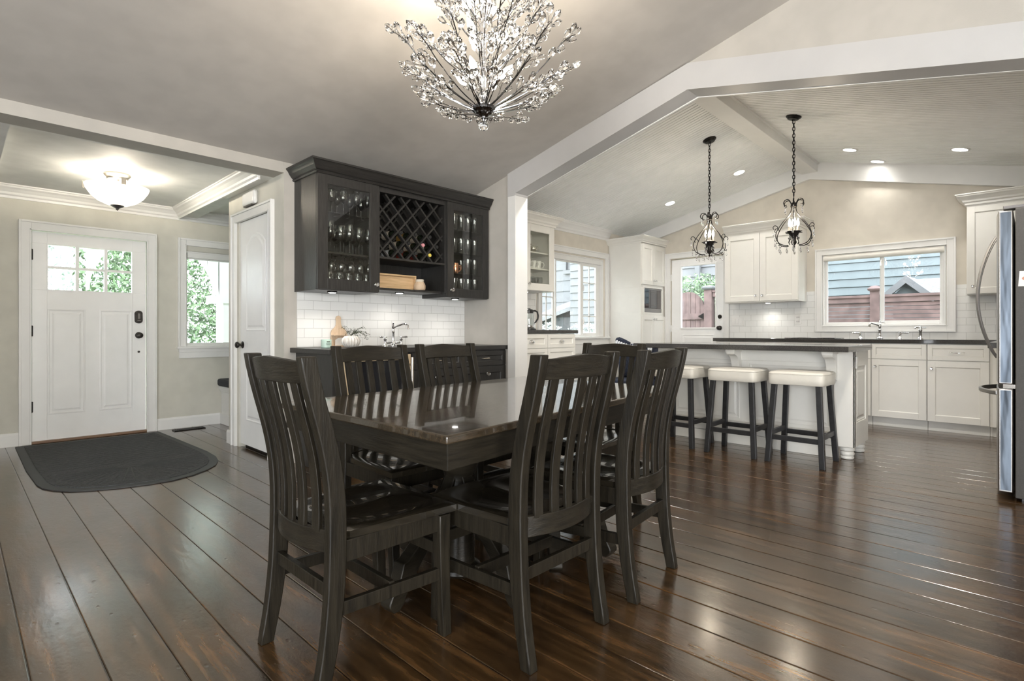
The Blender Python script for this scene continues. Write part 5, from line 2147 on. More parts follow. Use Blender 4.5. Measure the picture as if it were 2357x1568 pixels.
mb = MB()
lp = []
for (r, z) in ((0.030, 0.0005), (0.055, 0.010), (0.070, 0.035), (0.073, 0.052), (0.066, 0.075), (0.050, 0.092), (0.036, 0.096), (0.030, 0.094), (0.04, 0.07)):
    ring = []
    for k_ in range(96):
        a = 2 * pi * k_ / 96
        rr = r * (1 + 0.13 * abs(sin(a * 8)) ** 0.7 - 0.08)
        ring.append((2.280 + rr * cos(a), 4.05 + rr * sin(a), Zb + z))
    lp.append(ring)
mb.loft(lp)
mb.build('body', 'vase_white', t, smooth=60)
t = thing('dried_sprigs', 'thin leafy sprigs spilling out of the ribbed white vase', 'plant', (2.280, 4.05, Zb + .09))
rnd = random.Random(9)
mb = MB()
mb2 = MB()
for i in range(26):
    a = rnd.uniform(-0.9, 0.7) if i % 3 else rnd.uniform(0, 2 * pi)
    ln = rnd.uniform(0.05, 0.20) if i % 3 else rnd.uniform(0.04, 0.11)
    drop = rnd.uniform(-0.9, 0.6)
    pts = []
    for k_ in range(7):
        u = k_ / 6
        r = ln * u
        z = 0.095 + 0.045 * sin(pi * u * 0.8) + drop * 0.10 * u * u
        pts.append(Vector((2.280 + r * cos(a), 4.05 + r * sin(a) * 0.6, Zb + max(z, 0.012))))
    mb.tube(pts, 0.0008, 4)
    for k_ in range(2, 7):
        for sgn in (-1, 1):
            if rnd.random() < 0.3:
                continue
            p = pts[k_]
            d = Vector((rnd.uniform(-1, 1), rnd.uniform(-1, .3), rnd.uniform(-1, 1))).normalized()
            q = d.orthogonal().normalized()
            s = rnd.uniform(0.006, 0.0105)
            mb2.add([p, p + d * s + q * s * .45, p + d * s * 2.1, p + d * s - q * s * .45], [(0, 1, 2, 3)])
mb.build('stem', 'leaf_dry', t)
mb2.build('leaf', 'leaf_dry', t)

# ================================================================== kitchen left run
YG = 4.474
MG = FY(YG)
c = thing('wall_cabinet', 'white wall cabinet with glass doors showing mugs, left side of the kitchen', 'wall cabinet', (4.9, 4.65, 1.575))
mb = MB(MG)
mb.box(4.17, 4.188, -.358, 0, 1.577, 2.41)
mb.box(5.372, 5.390, -.358, 0, 1.577, 2.41)
mb.box(4.188, 5.372, -.358, 0, 1.577, 1.60)
mb.box(4.188, 5.372, -.358, 0, 2.36, 2.41)
mb.box(4.188, 5.372, -.358, -.348, 1.60, 2.36)
mb.box(4.50, 4.518, -.358, 0, 1.60, 2.36)
mb.build('carcass', 'cabinet_white', c, bevel=0.002)
glass_door(MG, 4.848, 5.386, 1.582, 2.40, c, 'cabinet_white', w=0.083, kx=4.895, kz0=1.66)
glass_door(MG, 4.305, 4.842, 1.582, 2.40, c, 'cabinet_white', w=0.083, kx=4.80, kz0=1.66)
for z in (1.867, 2.07):
    mb = MB(MG)
    mb.box(4.52, 5.37, -.345, -.03, z - .016, z)
    mb.build('shelf', 'cabinet_white', c)
mb = MB()
crown_run(mb, (4.10, YG - .02), (5.39, YG - .02), 2.40, (0, -1), 1.0, m0=0, m1=1, sz=1.1)
crown_run(mb, (5.39, YG - .02), (5.39, YKL), 2.40, (1, 0), 1.0, m0=1, m1=0, sz=1.1)
mb.build('crown', 'cabinet_white', c)
puck(5.02, 4.62, 1.576, 'small round light under the white glass-door cabinet above the kettle', e=3)
YBK = 4.20
MB2 = FY(YBK)
c = thing('base_cabinet', 'white drawer cabinet with chrome cup pulls below the kettle counter', 'cabinet', (4.9, 4.5, 0))
mb = MB(MB2)
mb.box(4.0, 5.477, -.62, 0, 0.10, 1.045)
mb.box(4.0, 5.477, -.62, -.06, 0, 0.10)
mb.build('carcass', 'cabinet_white', c, bevel=0.003)
for (a, b2) in ((4.38, 4.930), (4.938, 5.470)):
    for (z0, z1, cup) in ((0.875, 1.035, True), (0.49, 0.868, False), (0.11, 0.483, False)):
        mb = MB(MB2)
        shaker(mb, a, b2, z0, z1, 0, w=0.045)
        dw = mb.build('drawer_front', 'cabinet_white', c, bevel=0.0015)
        m_, zc = (a + b2) / 2, (0.955 if cup else (z0 + z1) / 2)
        mb = MB(MB2)
        lp = []
        for i in range(13):
            th = pi * i / 12
            lp.append([(m_ + 0.048 * cos(th) * kk, 0.011 + dd2, zc - 0.016 + 0.036 * sin(th) * kk) for (kk, dd2) in ((1.0, 0), (0.97, 0.012), (0.8, 0.022), (0.35, 0.026), (0.30, 0.024), (0.76, 0.020), (0.9, 0.012), (0.93, 0))])
        mb.loft(lp, caps=True)
        mb.build('cup_pull', 'chrome', dw, smooth=50)
t = thing('coffee_countertop', 'dark countertop under the glass kettle, ending in front of the kitchen window', 'countertop', (4.9, 4.5, 1.046))
mb = MB()
mb.box(3.95, 5.53, 4.178, YKL - .01, 1.047, 1.090)
mb.build('slab', 'stone_dark', t, bevel=0.003)
# kettle
KX, KY, KZ = 4.885, 4.45, 1.0905
t = thing('electric_kettle', 'glass electric kettle with a black lid and handle on its base', 'kettle', (KX, KY, KZ))
lathe_part('power_base', [(0.095, 0), (0.098, 0.006), (0.092, 0.016), (0.07, 0.020)], (KX, KY, KZ), t, 'black_plastic', 28)
lathe_part('steel_ring', [(0.078, 0.020), (0.080, 0.024), (0.079, 0.052), (0.074, 0.056)], (KX, KY, KZ), t, 'chrome', 28)
lathe_part('glass_body', [(0.075, 0.056), (0.077, 0.065), (0.062, 0.205), (0.059, 0.205), (0.074, 0.066), (0.001, 0.060)], (KX, KY, KZ), t, 'stemware_glass', 28)
lathe_part('lid', [(0.063, 0.203), (0.064, 0.206), (0.060, 0.243), (0.050, 0.250), (0.030, 0.254), (0.026, 0.262), (0.001, 0.264)], (KX, KY, KZ), t, 'black_plastic', 28)
mb = MB()
hp = [(KX + .055, KY - .02, KZ + .232), (KX + .09, KY - .03, KZ + .236), (KX + .122, KY - .04, KZ + .220), (KX + .134, KY - .042, KZ + .175), (KX + .128, KY - .04, KZ + .135), (KX + .10, KY - .03, KZ + .095), (KX + .078, KY - .02, KZ + .078)]
mb.tube(hp, [0.010, 0.011, 0.011, 0.0115, 0.011, 0.009, 0.006], 10)
mb.build('handle', 'black_plastic', t, smooth=60)
t = thing('coffee_maker', 'black coffee maker partly hidden behind the post left of the kettle', 'coffee maker', (4.70, 4.52, KZ))
mb = MB()
mb.box(4.58, 4.775, 4.42, 4.65, KZ, KZ + .035)
mb.box(4.58, 4.775, 4.56, 4.65, KZ + .035, KZ + .33)
mb.build('body', 'black_plastic', t, bevel=0.006)
mb = MB()
mb.prism([(4.56, KZ + .27), (4.80, KZ + .27), (4.775, KZ + .41), (4.57, KZ + .41)], 'y', 4.42, 4.65)
mb.build('head', 'black_plastic', t, bevel=0.008)

# in the glass cabinet: silver teapot, mugs, stemware


def lathed_thing(name, label, cat, group, loc, prof, mat, n=20):
    t = thing(name, label, cat, loc, group=group)
    lathe_part('body', prof, loc, t, mat, n)
    return t


SX, SY, SZ = 4.975, 4.60, 2.0705
t = lathed_thing('teapot', 'polished silver teapot on the top shelf behind the white glass door', 'teapot', None, (SX, SY, SZ), [(0.035, 0.0005), (0.040, 0.006), (0.028, 0.016), (0.050, 0.04), (0.056, 0.062), (0.048, 0.088), (0.030, 0.10), (0.032, 0.106), (0.018, 0.122), (0.006, 0.128), (0.008, 0.138), (0.001, 0.144)], 'silverware')
mb = MB()
mb.tube([(SX + .045, SY - .02, SZ + .085), (SX + .085, SY - .03, SZ + .10), (SX + .105, SY - .035, SZ + .07), (SX + .08, SY - .03, SZ + .035), (SX + .05, SY - .02, SZ + .038)], 0.006, 8)
mb.build('handle', 'silverware', t, smooth=60)
mb = MB()
mb.tube([(SX - .045, SY, SZ + .045), (SX - .07, SY, SZ + .07), (SX - .09, SY, SZ + .10)], [0.012, 0.009, 0.006], 8)
mb.build('spout', 'silverware', t, smooth=60)
t = lathed_thing('sugar_bowl', 'small silver bowl beside the teapot on the top shelf behind the white glass door', 'bowl', None, (5.135, SY, SZ), [(0.03, 0.0005), (0.022, 0.012), (0.045, 0.035), (0.050, 0.06), (0.040, 0.085), (0.036, 0.085), (0.045, 0.06), (0.001, 0.03)], 'silverware')
mb = MB()
mb.tube([(5.135 + .045, SY - .01, SZ + .075), (5.135 + .075, SY - .02, SZ + .085), (5.135 + .08, SY - .02, SZ + .055), (5.135 + .05, SY - .01, SZ + .04)], 0.005, 8)
mb.build('handle', 'silverware', t, smooth=60)
for i in range(4):
    x = 4.945 + 0.098 * i
    lb = ['leftmost white mug', 'second white mug from the left', 'third white mug from the left', 'rightmost white mug'][i] + ' on the middle shelf behind the white glass door'
    t = lathed_thing('mug', lb, 'mug', 'white mugs behind the glass door', (x, 4.60, 1.8675), [(0.026, 0.0005), (0.030, 0.004), (0.034, 0.05), (0.043, 0.105), (0.041, 0.105), (0.032, 0.05), (0.001, 0.010)], 'ceramic_white')
    mb = MB()
    mb.tube([(x + .036, 4.58, 1.955), (x + .056, 4.565, 1.958), (x + .066, 4.56, 1.93), (x + .055, 4.565, 1.895), (x + .032, 4.585, 1.888)], 0.006, 8)
    mb.build('handle', 'ceramic_white', t, smooth=60)
for i in range(10):
    g = dup(wg, (4.945 + .082 * (i % 5), 4.60 + .11 * (i // 5), 1.6005), 0, 'stemmed glass, lowest shelf behind the white glass door, %s, %s' % (('front row', 'back row')[i // 5], ORD[i % 5]), 'glasses on the lowest shelf of the white glass-door cabinet')
    g.scale = (1, 1, 0.85)

# ================================================================== armchair with throw below the kitchen window
AX, AY = 6.35, 3.95
t = thing('nook_armchair', 'dark navy cushioned chair glimpsed behind the far dining chair', 'armchair', (AX, AY, 0))
mb = MB()
mb.box(AX - .30, AX + .30, AY - .28, AY + .28, 0.30, 0.44)
mb.build('seat', 'navy_cloth', t, bevel=0.04, seg=3, smooth=60)
mb = MB()
mb.box(AX + .18, AX + .33, AY - .29, AY + .29, 0.42, 0.90)
mb.build('backrest', 'navy_cloth', t, bevel=0.05, seg=3, smooth=60)
for sg in (-1, 1):
    mb = MB()
    mb.tube([(AX - .30, AY + sg * .31, 0.66), (AX + .25, AY + sg * .31, 0.66)], 0.045, 14)
    mb.box(AX - .26, AX - .22, AY + sg * .31 - .02, AY + sg * .31 + .02, 0.30, 0.64)
    mb.build('armrest', 'black_wood', t, smooth=50)
for sx_ in (-1, 1):
    for sy_ in (-1, 1):
        mb = MB()
        mb.box(AX + sx_ * .25 - .02, AX + sx_ * .25 + .02, AY + sy_ * .24 - .02, AY + sy_ * .24 + .02, 0, 0.31)
        mb.build('leg', 'black_wood', t)
t = thing('fringed_throw', 'blue and white striped fringed throw draped over the chair beside the tall cabinet', 'throw', (AX + .25, AY, 0.88))
mb = MB()
for k_ in range(17):
    y = AY + .30 - k_ * 0.034
    lp = []
    h = 0.965 - 0.07 * min(1, k_ / 5)
    mb.tube([(AX + .15, y, 0.80), (AX + .17, y, h - .03), (AX + .25, y, h), (AX + .34, y, h - .03), (AX + .36, y, 0.7)], 0.014, 8)
mb.build('stripe', 'stripe_cloth', t, smooth=60)
mb = MB()
mb.ball((AX + .22, AY + .31, 0.95), 0.038, 14)
mb.tube([(AX + .22, AY + .30, 0.95), (AX + .22, AY + .22, 0.935), (AX + .22, AY + .12, 0.905)], [0.045, 0.035, 0.02], 10)
mb.build('navy_roll', 'navy_cloth', t, smooth=60)
t = thing('navy_pillow', 'dark navy patterned pillow on the chair behind the far dining chair', 'pillow', (AX - .02, AY, 0.45))
mb = MB()
lp = []
for i in range(9):
    v = -1 + 2 * i / 8
    k_ = sqrt(max(0.02, 1 - v * v))
    lp.append([(AX + .10 + .07 * k_ * cos(a), AY + 0.22 * v, 0.67 + 0.21 * max(-1, min(1, 1.25 * sin(a)))) for a in [2 * pi * q / 16 for q in range(16)]])
mb.loft(lp)
mb.build('pillow', 'navy_cloth', t, smooth=60)

# ================================================================== entry ceiling light
EX, EY = 0.989, 5.694
t = thing('ceiling_lamp', 'semi-flush entry lamp with a glowing alabaster bowl and nickel arms', 'ceiling lamp', (EX, EY, 2.424))
lathe_part('canopy', [(0.001, 2.425), (0.095, 2.425), (0.097, 2.415), (0.085, 2.400), (0.078, 2.392), (0.076, 2.378), (0.068, 2.372), (0.001, 2.372)], (EX, EY, 0), t, 'nickel', 32)
lathe_part('bowl', [(0.228, 2.318), (0.232, 2.316), (0.222, 2.285), (0.190, 2.235), (0.140, 2.190), (0.080, 2.162), (0.030, 2.152), (0.001, 2.150), (0.001, 2.156), (0.078, 2.168), (0.136, 2.196), (0.184, 2.24), (0.216, 2.288)], (EX, EY, 0), t, 'alabaster_glow', 40)
lathe_part('finial', [(0.048, 2.160), (0.050, 2.153), (0.040, 2.145), (0.020, 2.135), (0.010, 2.128), (0.012, 2.122), (0.001, 2.112)], (EX, EY, 0), t, 'pewter', 24)
mb = MB()
mb.tube([(EX, EY, 2.375), (EX, EY, 2.15)], 0.008, 8)
mb.build('rod', 'nickel', t, smooth=60)
for k_ in range(3):
    a = radians(150 + 120 * k_)
    mb = MB()
    def P3(r, z):
        return (EX + r * cos(a), EY + r * sin(a), z)
    mb.tube([P3(0.045, 2.375), P3(0.052, 2.350), P3(0.040, 2.325), P3(0.075, 2.300), P3(0.18, 2.318), P3(0.245, 2.322)], [0.008, 0.009, 0.007, 0.006, 0.006, 0.006], 8)
    tx, ty = -sin(a) * .016, cos(a) * .016
    c0_ = P3(0.248, 0)
    mb.loft([[(c0_[0] - tx, c0_[1] - ty, z), (c0_[0] + tx, c0_[1] + ty, z), (c0_[0] + tx + cos(a) * .007, c0_[1] + ty + sin(a) * .007, z), (c0_[0] - tx + cos(a) * .007, c0_[1] - ty + sin(a) * .007, z)] for z in (2.292, 2.350)])
    mb.build('arm', 'nickel', t, smooth=50)
light('entry_bulb', 'POINT', (EX, EY, 2.30), 42, (1.0, 0.88, 0.70), 0.09)
light('entry_bulb_up', 'POINT', (EX, EY, 2.345), 16, (1.0, 0.90, 0.74), 0.03)

# ================================================================== crystal shapes
def drop_mesh(r, l, n=8, name='crystal_drop'):
    mb = MB()
    mb.lathe([(0.0008, 0), (r * 0.35, -l * 0.18), (r * 0.8, -l * 0.5), (r, -l * 0.72), (r * 0.72, -l * 0.92), (0.001, -l)], (0, 0, 0), n)
    return mb


# ================================================================== island pendants
def curve_pts(ctrl, n=24):
    """Catmull-Rom through control points"""
    P = [Vector(p) for p in ctrl]
    P = [P[0] * 2 - P[1]] + P + [P[-1] * 2 - P[-2]]
    out = []
    segs = len(P) - 3
    for s_ in range(segs):
        p0, p1, p2, p3 = P[s_:s_ + 4]
        m = max(2, n // segs)
        for i in range(m):
            u = i / m
            out.append(0.5 * ((2 * p1) + (-p0 + p2) * u + (2 * p0 - 5 * p1 + 4 * p2 - p3) * u * u + (-p0 + 3 * p1 - 3 * p2 + p3) * u ** 3))
    out.append(P[-2])
    return out


def make_pendant(x, y, label, slope):
    zc = kz(y)
    zb = 1.892
    t = thing('pendant_light', label, 'pendant light', (x, y, zb), group='wrought iron pendants over the island')
    R = Matrix.Translation((x, y, zc)) @ Matrix.Rotation(math.atan(slope), 4, 'X')
    mb = MB(R)
    mb.lathe([(0.070, 0.002), (0.072, -0.006), (0.064, -0.016), (0.058, -0.018), (0.050, -0.030), (0.012, -0.034), (0.006, -0.044)], (0, 0, 0), 28)
    mb.build('canopy', 'black_metal', t, smooth=40)
    # chain
    mb = MB()
    z = zc - 0.035
    i = 0
    top = zb + 0.485
    step = 0.034
    while z - 0.04 > top:
        ring = []
        for k_ in range(14):
            a = 2 * pi * k_ / 14
            u, v = 0.0115 * cos(a), 0.023 * sin(a)
            ring.append((x + (u if i % 2 else 0), y + (0 if i % 2 else u), z - .02 + v))
        mb.tube(ring, 0.0034, 6, closed=True)
        z -= step
        i += 1
    mb.tube([(x, y, z + .01), (x, y, top - .02)], 0.004, 6)
    mb.tube([(x + .004 * sin(q * 1.3), y + .006 * cos(q), zc - .04 + (top - zc + .04) * q / 40) for q in range(41)], 0.002, 5)
    mb.build('chain', 'black_metal', t, smooth=50)
    # collar and hub
    mb = MB()
    mb.lathe([(0.026, 0.405), (0.030, 0.41), (0.028, 0.43), (0.020, 0.45), (0.020, 0.405)], (x, y, zb), 16)
    mb.build('collar', 'bronze', t, smooth=40)
    mb = MB()
    mb.lathe([(0.001, 0.0), (0.012, 0.018), (0.004, 0.026), (0.020, 0.040), (0.028, 0.060), (0.020, 0.080), (0.022, 0.105), (0.036, 0.135), (0.060, 0.158), (0.066, 0.166), (0.060, 0.170), (0.001, 0.160)], (x, y, zb), 20)
    mb.build('hub', 'bronze', t, smooth=40)
    drops = []
    for k_ in range(6):
        a = radians(60 * k_ + 14)
        ca, sa = cos(a), sin(a)

        def Q(r, z):
            return (x + r * ca, y + r * sa, zb + z)
        mb = MB()
        mb.tube(curve_pts([Q(0.018, 0.42), Q(0.030, 0.36), Q(0.060, 0.31), (Q(0.12, 0.24)), Q(0.168, 0.165), Q(0.176, 0.11), Q(0.150, 0.055), Q(0.10, 0.030), Q(0.055, 0.028)], 32), 0.0042, 6)
        mb.tube(curve_pts([Q(0.155, 0.19), Q(0.165, 0.215), Q(0.190, 0.222), Q(0.205, 0.200), Q(0.195, 0.185)], 16), 0.0036, 6)
        mb.tube(curve_pts([Q(0.165, 0.075), Q(0.185, 0.07), Q(0.188, 0.085)], 8), 0.003, 5)
        mb.tube(curve_pts([Q(0.13, 0.04), Q(0.142, 0.025), Q(0.155, 0.032)], 8), 0.003, 5)
        mb.build('arm', 'black_metal', t, smooth=60)
        mb = MB()
        mb.tube(curve_pts([Q(0.022, 0.395), Q(0.026, 0.44), Q(0.050, 0.478), Q(0.085, 0.474), Q(0.100, 0.445), Q(0.088, 0.420), Q(0.072, 0.426)], 22), 0.0048, 6)
        mb.build('top_curl', 'black_metal', t, smooth=60)
        mb = MB()
        mb.tube(curve_pts([Q(0.066, 0.155), Q(0.085, 0.160), Q(0.050, 0.150), Q(0.036, 0.105), Q(0.050, 0.060), Q(0.040, 0.040)], 20), 0.0035, 6)
        mb.tube(curve_pts([Q(0.03, 0.09), Q(0.05, 0.095), Q(0.055, 0.105)], 6), 0.003, 5)
        mb.build('inner_scroll', 'black_metal', t, smooth=60)
        drops += [(Q(0.086, 0.415), 0.010, 0.050), (Q(0.200, 0.180), 0.009, 0.045), (Q(0.186, 0.072), 0.009, 0.042), (Q(0.142, 0.022), 0.010, 0.048), (Q(0.070, 0.020), 0.0095, 0.045), (Q(0.045, 0.130), 0.008, 0.035)]
    base = None
    for (p, r, l) in drops:
        if base is None:
            m2 = drop_mesh(0.010, 0.048)
            base = m2.build('crystal_drop', 'crystal', t)
            base.data.transform(Matrix.Translation(root_loc(t)))
            o = base
        else:
            o = base.copy()
            COL.objects.link(o)
            o.parent = t
        o.location = Vector(p) - Vector(t.location) - Vector((0, 0, 0.016))
        o.scale = (r / 0.010, r / 0.010, l / 0.048)
    mb = MB()
    for (p, r, l) in drops:
        mb.ball((p[0], p[1], p[2] - 0.008), 0.0055, 8)
    mb.build('bead', 'crystal', t)
    for k_ in range(4):
        a = radians(90 * k_ + 30)
        bx, by = x + 0.038 * cos(a), y + 0.038 * sin(a)
        mb = MB()
        mb.lathe([(0.011, 0.160), (0.011, 0.215), (0.008, 0.217)], (bx, by, zb), 12)
        s_ = mb.build('candle_sleeve', 'nickel', t, smooth=40)
        mb = MB()
        mb.lathe([(0.007, 0.217), (0.011, 0.232), (0.0128, 0.248), (0.010, 0.268), (0.005, 0.288), (0.001, 0.296)], (bx, by, zb), 12)
        mb.build('bulb', 'bulb_glow', s_, smooth=60)
    light('pendant_lamp', 'POINT', (x, y, zb + .31), 8, (1.0, 0.86, 0.66), 0.03)


make_pendant(5.794, 2.581, 'black wrought iron pendant with crystal drops, left one in front of the back door', -SL)
make_pendant(5.776, 1.717, 'black wrought iron pendant with crystal drops, right one in front of the white wall cabinet', SR)

# ================================================================== crystal chandelier
CX, CY = 1.745, 1.875
DC = CX * cos(YAW) + CY * sin(YAW)
ZH = 2.085
t = thing('crystal_chandelier', 'large branching crystal chandelier above the dining table', 'chandelier', (CX, CY, ZH))
zc = ceil_z(CY)
mb = MB()
mb.tube([(CX, CY, ZH + .02), (CX, CY, zc)], 0.011, 14)
mb.lathe([(0.001, zc - .03), (0.06, zc - .025), (0.065, zc - .005), (0.065, zc)], (CX, CY, 0), 24)
mb.build('centre_rod', 'chrome', t, smooth=40)
mb = MB()
mb.lathe([(0.004, -0.022), (0.006, -0.012), (0.012, -0.010), (0.014, -0.004), (0.024, 0.0), (0.028, 0.006), (0.040, 0.010), (0.044, 0.018), (0.054, 0.026), (0.056, 0.036), (0.052, 0.046), (0.030, 0.050), (0.024, 0.060), (0.018, 0.075)], (CX, CY, ZH), 32)
mb.build('bottom_hub', 'dark_chrome', t, smooth=35)
for zz in (0.10, 0.24, 0.37, 0.52):
    mb = MB()
    mb.ball((CX, CY, ZH + zz), 0.026, 10, 0.8)
    mb.build('glass_ball', 'crystal', t)
mb = MB()
mb.ball((CX, CY, ZH - 0.045), 0.0235, 10)
mb.tube([(CX, CY, ZH - .023), (CX, CY, ZH - .014)], 0.003, 6)
mb.build('crystal_ball', 'crystal', t)
rnd = random.Random(21)
crys = []
tiers = [(0.035, 12, 0.40, 0.30, 0.0), (0.03, 11, 0.34, 0.16, 0.25), (0.17, 10, 0.30, 0.42, 0.1), (0.20, 7, 0.18, 0.30, 0.35), (0.34, 8, 0.21, 0.56, 0.2), (0.45, 7, 0.17, 0.66, 0.1), (0.02, 12, 0.25, 0.075, 0.1)]
for ti, (zs_, nb, rad, zt, ph) in enumerate(tiers):
    for k_ in range(nb):
        a = 2 * pi * (k_ + ph) / nb + rnd.uniform(-.05, .05)
        rr = rad * rnd.uniform(0.92, 1.04)
        z1 = zt * rnd.uniform(0.85, 1.12)

        def Q(r, z, da=0):
            return Vector((CX + r * cos(a + da), CY + r * sin(a + da), ZH + z))
        flare = 1.0 if ti != 3 else 0.8
        pts = curve_pts([Q(0.03, zs_), Q(rr * 0.38, zs_ + (z1 - zs_) * 0.22), Q(rr * 0.70, zs_ + (z1 - zs_) * 0.60), Q(rr * 0.88, zs_ + (z1 - zs_) * 0.88), Q(rr, zs_ + (z1 - zs_) * 1.0)], 20)
        mb = MB()
        mb.tube(pts, [0.0026] * (len(pts) - 3) + [0.002, 0.0016, 0.0012], 5)
        m = len(pts)
        ends = [(pts[-1], (pts[-1] - pts[-3]).normalized())]
        for (f, da, up) in ((0.50, -0.28, 0.35), (0.62, 0.3, 0.1), (0.72, -0.3, 0.5), (0.82, 0.35, 0.2), (0.90, -0.35, 0.3)):
            p = pts[int(f * (m - 1))]
            d = (pts[min(m - 1, int(f * (m - 1)) + 2)] - p).normalized()
            side = Vector((-sin(a), cos(a), 0)) * (1 if da > 0 else -1)
            dr_ = (d + side * rnd.uniform(0.4, 0.9) + Vector((0, 0, up * rnd.uniform(-0.6, 1.2)))).normalized()
            q = p + dr_ * rnd.uniform(0.018, 0.045)
            mb.tube([p, (p + q) / 2 + d * .004, q], 0.0012, 4)
            ends.append((q, dr_))
        mb.build('branch', 'dark_chrome', t, smooth=60)
        for (p, d) in ends:
            crys.append((p, d, rnd.uniform(0.85, 1.2)))
rnd.shuffle(crys)
mbr = MB()
base = None


def crys_prof():
    return [(0.0008, 0), (0.006, 0.006), (0.0125, 0.022), (0.0150, 0.034), (0.0115, 0.047), (0.0008, 0.056)]


# the hundred nearest the camera as parts, the rest as one part
crys.sort(key=lambda c_: (c_[0] - Vector((0, 0, CAM_H))).length)
for i, (p, d, s_) in enumerate(crys):
    Rm = d.to_track_quat('Z', 'Y').to_matrix().to_4x4()
    if i < 100:
        if base is None:
            m2 = MB()
            m2.lathe(crys_prof(), (0, 0, 0), 6)
            base = m2.build('crystal', 'crystal', t)
            base.data.transform(Matrix.Translation(root_loc(t)))
            o = base
        else:
            o = base.copy()
            COL.objects.link(o)
            o.parent = t
        o.location = p - Vector(t.location)
        o.rotation_euler = d.to_track_quat('Z', 'Y').to_euler()
        o.scale = (s_, s_ * 0.8, s_)
    else:
        mbr.lathe([(r * s_, z * s_) for r, z in crys_prof()], p, 6, M2=Rm)
o = mbr.build('crystal', 'crystal', t)
o['kind'] = 'stuff'
for (zz, nb, ph, tilt) in ((0.10, 4, 0.25, 0.9), (0.27, 3, 0.6, 0.75), (0.42, 3, 0.1, 0.6)):
    for k_ in range(nb):
        a = 2 * pi * (k_ + ph) / nb
        d = Vector((cos(a) * sin(tilt), sin(a) * sin(tilt), cos(tilt)))
        p0 = Vector((CX, CY, ZH + zz)) + d * 0.05
        Rm = d.to_track_quat('Z', 'Y').to_matrix().to_4x4()
        mb = MB()
        mb.lathe([(0.010, 0), (0.0115, 0.003), (0.0115, 0.055), (0.009, 0.057)], p0, 12, M2=Rm)
        mb.tube([Vector((CX, CY, ZH + zz - .02)), p0], 0.005, 6)
        s2 = mb.build('candle_sleeve', 'chrome', t, smooth=40)
        mb = MB()
        mb.lathe([(0.007, 0.057), (0.014, 0.074), (0.017, 0.092), (0.013, 0.112), (0.005, 0.132), (0.001, 0.138)], p0, 12, M2=Rm)
        mb.build('bulb', 'bulb_glow', s2, smooth=60)
        light('chandelier_lamp', 'POINT', tuple(p0 + d * 0.17), 5.0, (1.0, 0.87, 0.70), 0.025)

# ================================================================== outside
mb = MB()
mb.box(-40, 60, YE + TH, 60, -0.35, -0.12)
mb.box(XW + TH, 60, -40, YE + TH, -0.35, -0.12)
mb.box(XW - 3, XW + TH, YKL + TH, YE + TH, -0.35, -0.12)
struct(mb.build('trim_22', 'lawn'), 'pale ground outside the windows', 'ground')


def siding(mb, y0, y1, z0, z1, exp=0.18, t=0.03):
    """lap boards in a builder frame: local (u, d, z)"""
    z = z0
    while z < z1:
        ze = min(z + exp, z1)
        mb.prism([(0, z), (t, z), (0.006, ze), (0, ze)], 'x', y0, y1)
        z += exp
    mb.box(y0, y1, -0.05, 0.0, z0, z1)


# neighbour house beyond the sink window
hs = thing('neighbour_house', 'grey lap-sided neighbouring house seen through the sink window', 'house', (13.2, 0.5, -0.1))
mb = MB(FX(12.2))
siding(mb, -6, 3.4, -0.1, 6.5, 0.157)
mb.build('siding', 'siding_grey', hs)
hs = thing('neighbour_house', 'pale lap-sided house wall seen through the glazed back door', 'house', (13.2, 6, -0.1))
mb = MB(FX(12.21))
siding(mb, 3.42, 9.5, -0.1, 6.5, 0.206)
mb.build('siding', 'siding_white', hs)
mb = MB()
mb.box(12.08, 12.17, 5.62, 5.74, -0.1, 6.4)
mb.build('downpipe', 'siding_white', hs)
sh_ = thing('garden_shed', 'small gabled shed roof behind the fence, right pane of the sink window', 'shed', (10.9, 0.85, -0.1))
mb = MB()
mb.box(10.6, 11.9, -1.6, 1.66, -0.1, 1.62)
mb.prism([(1.66, 1.62), (1.45, 1.86), (1.20, 1.62)], 'x', 10.45, 11.0)
mb.build('wall', 'siding_grey', sh_)
mb = MB()
mb.prism([(1.80, 1.52), (1.84, 1.60), (1.46, 1.95), (1.08, 1.60), (1.12, 1.52), (1.46, 1.83)], 'x', 10.35, 10.45)
mb.build('gable_trim', 'siding_white', sh_)
mb = MB()
mb.loft([[(10.42, -1.7, 1.60), (10.42, 1.30, 1.60), (10.42, 1.30, 1.56), (10.42, -1.7, 1.56)], [(11.6, -1.7, 1.98), (11.6, 1.5, 1.98), (11.6, 1.5, 1.94), (11.6, -1.7, 1.94)]])
mb.loft([[(10.40, 1.46, 1.95), (10.40, 1.10, 1.60), (10.40, 1.10, 1.57), (10.40, 1.46, 1.92)], [(11.6, 1.46, 1.97), (11.0, 1.10, 1.78), (11.0, 1.10, 1.75), (11.6, 1.46, 1.94)]])
mb.build('roof', 'roof_shingle', sh_)

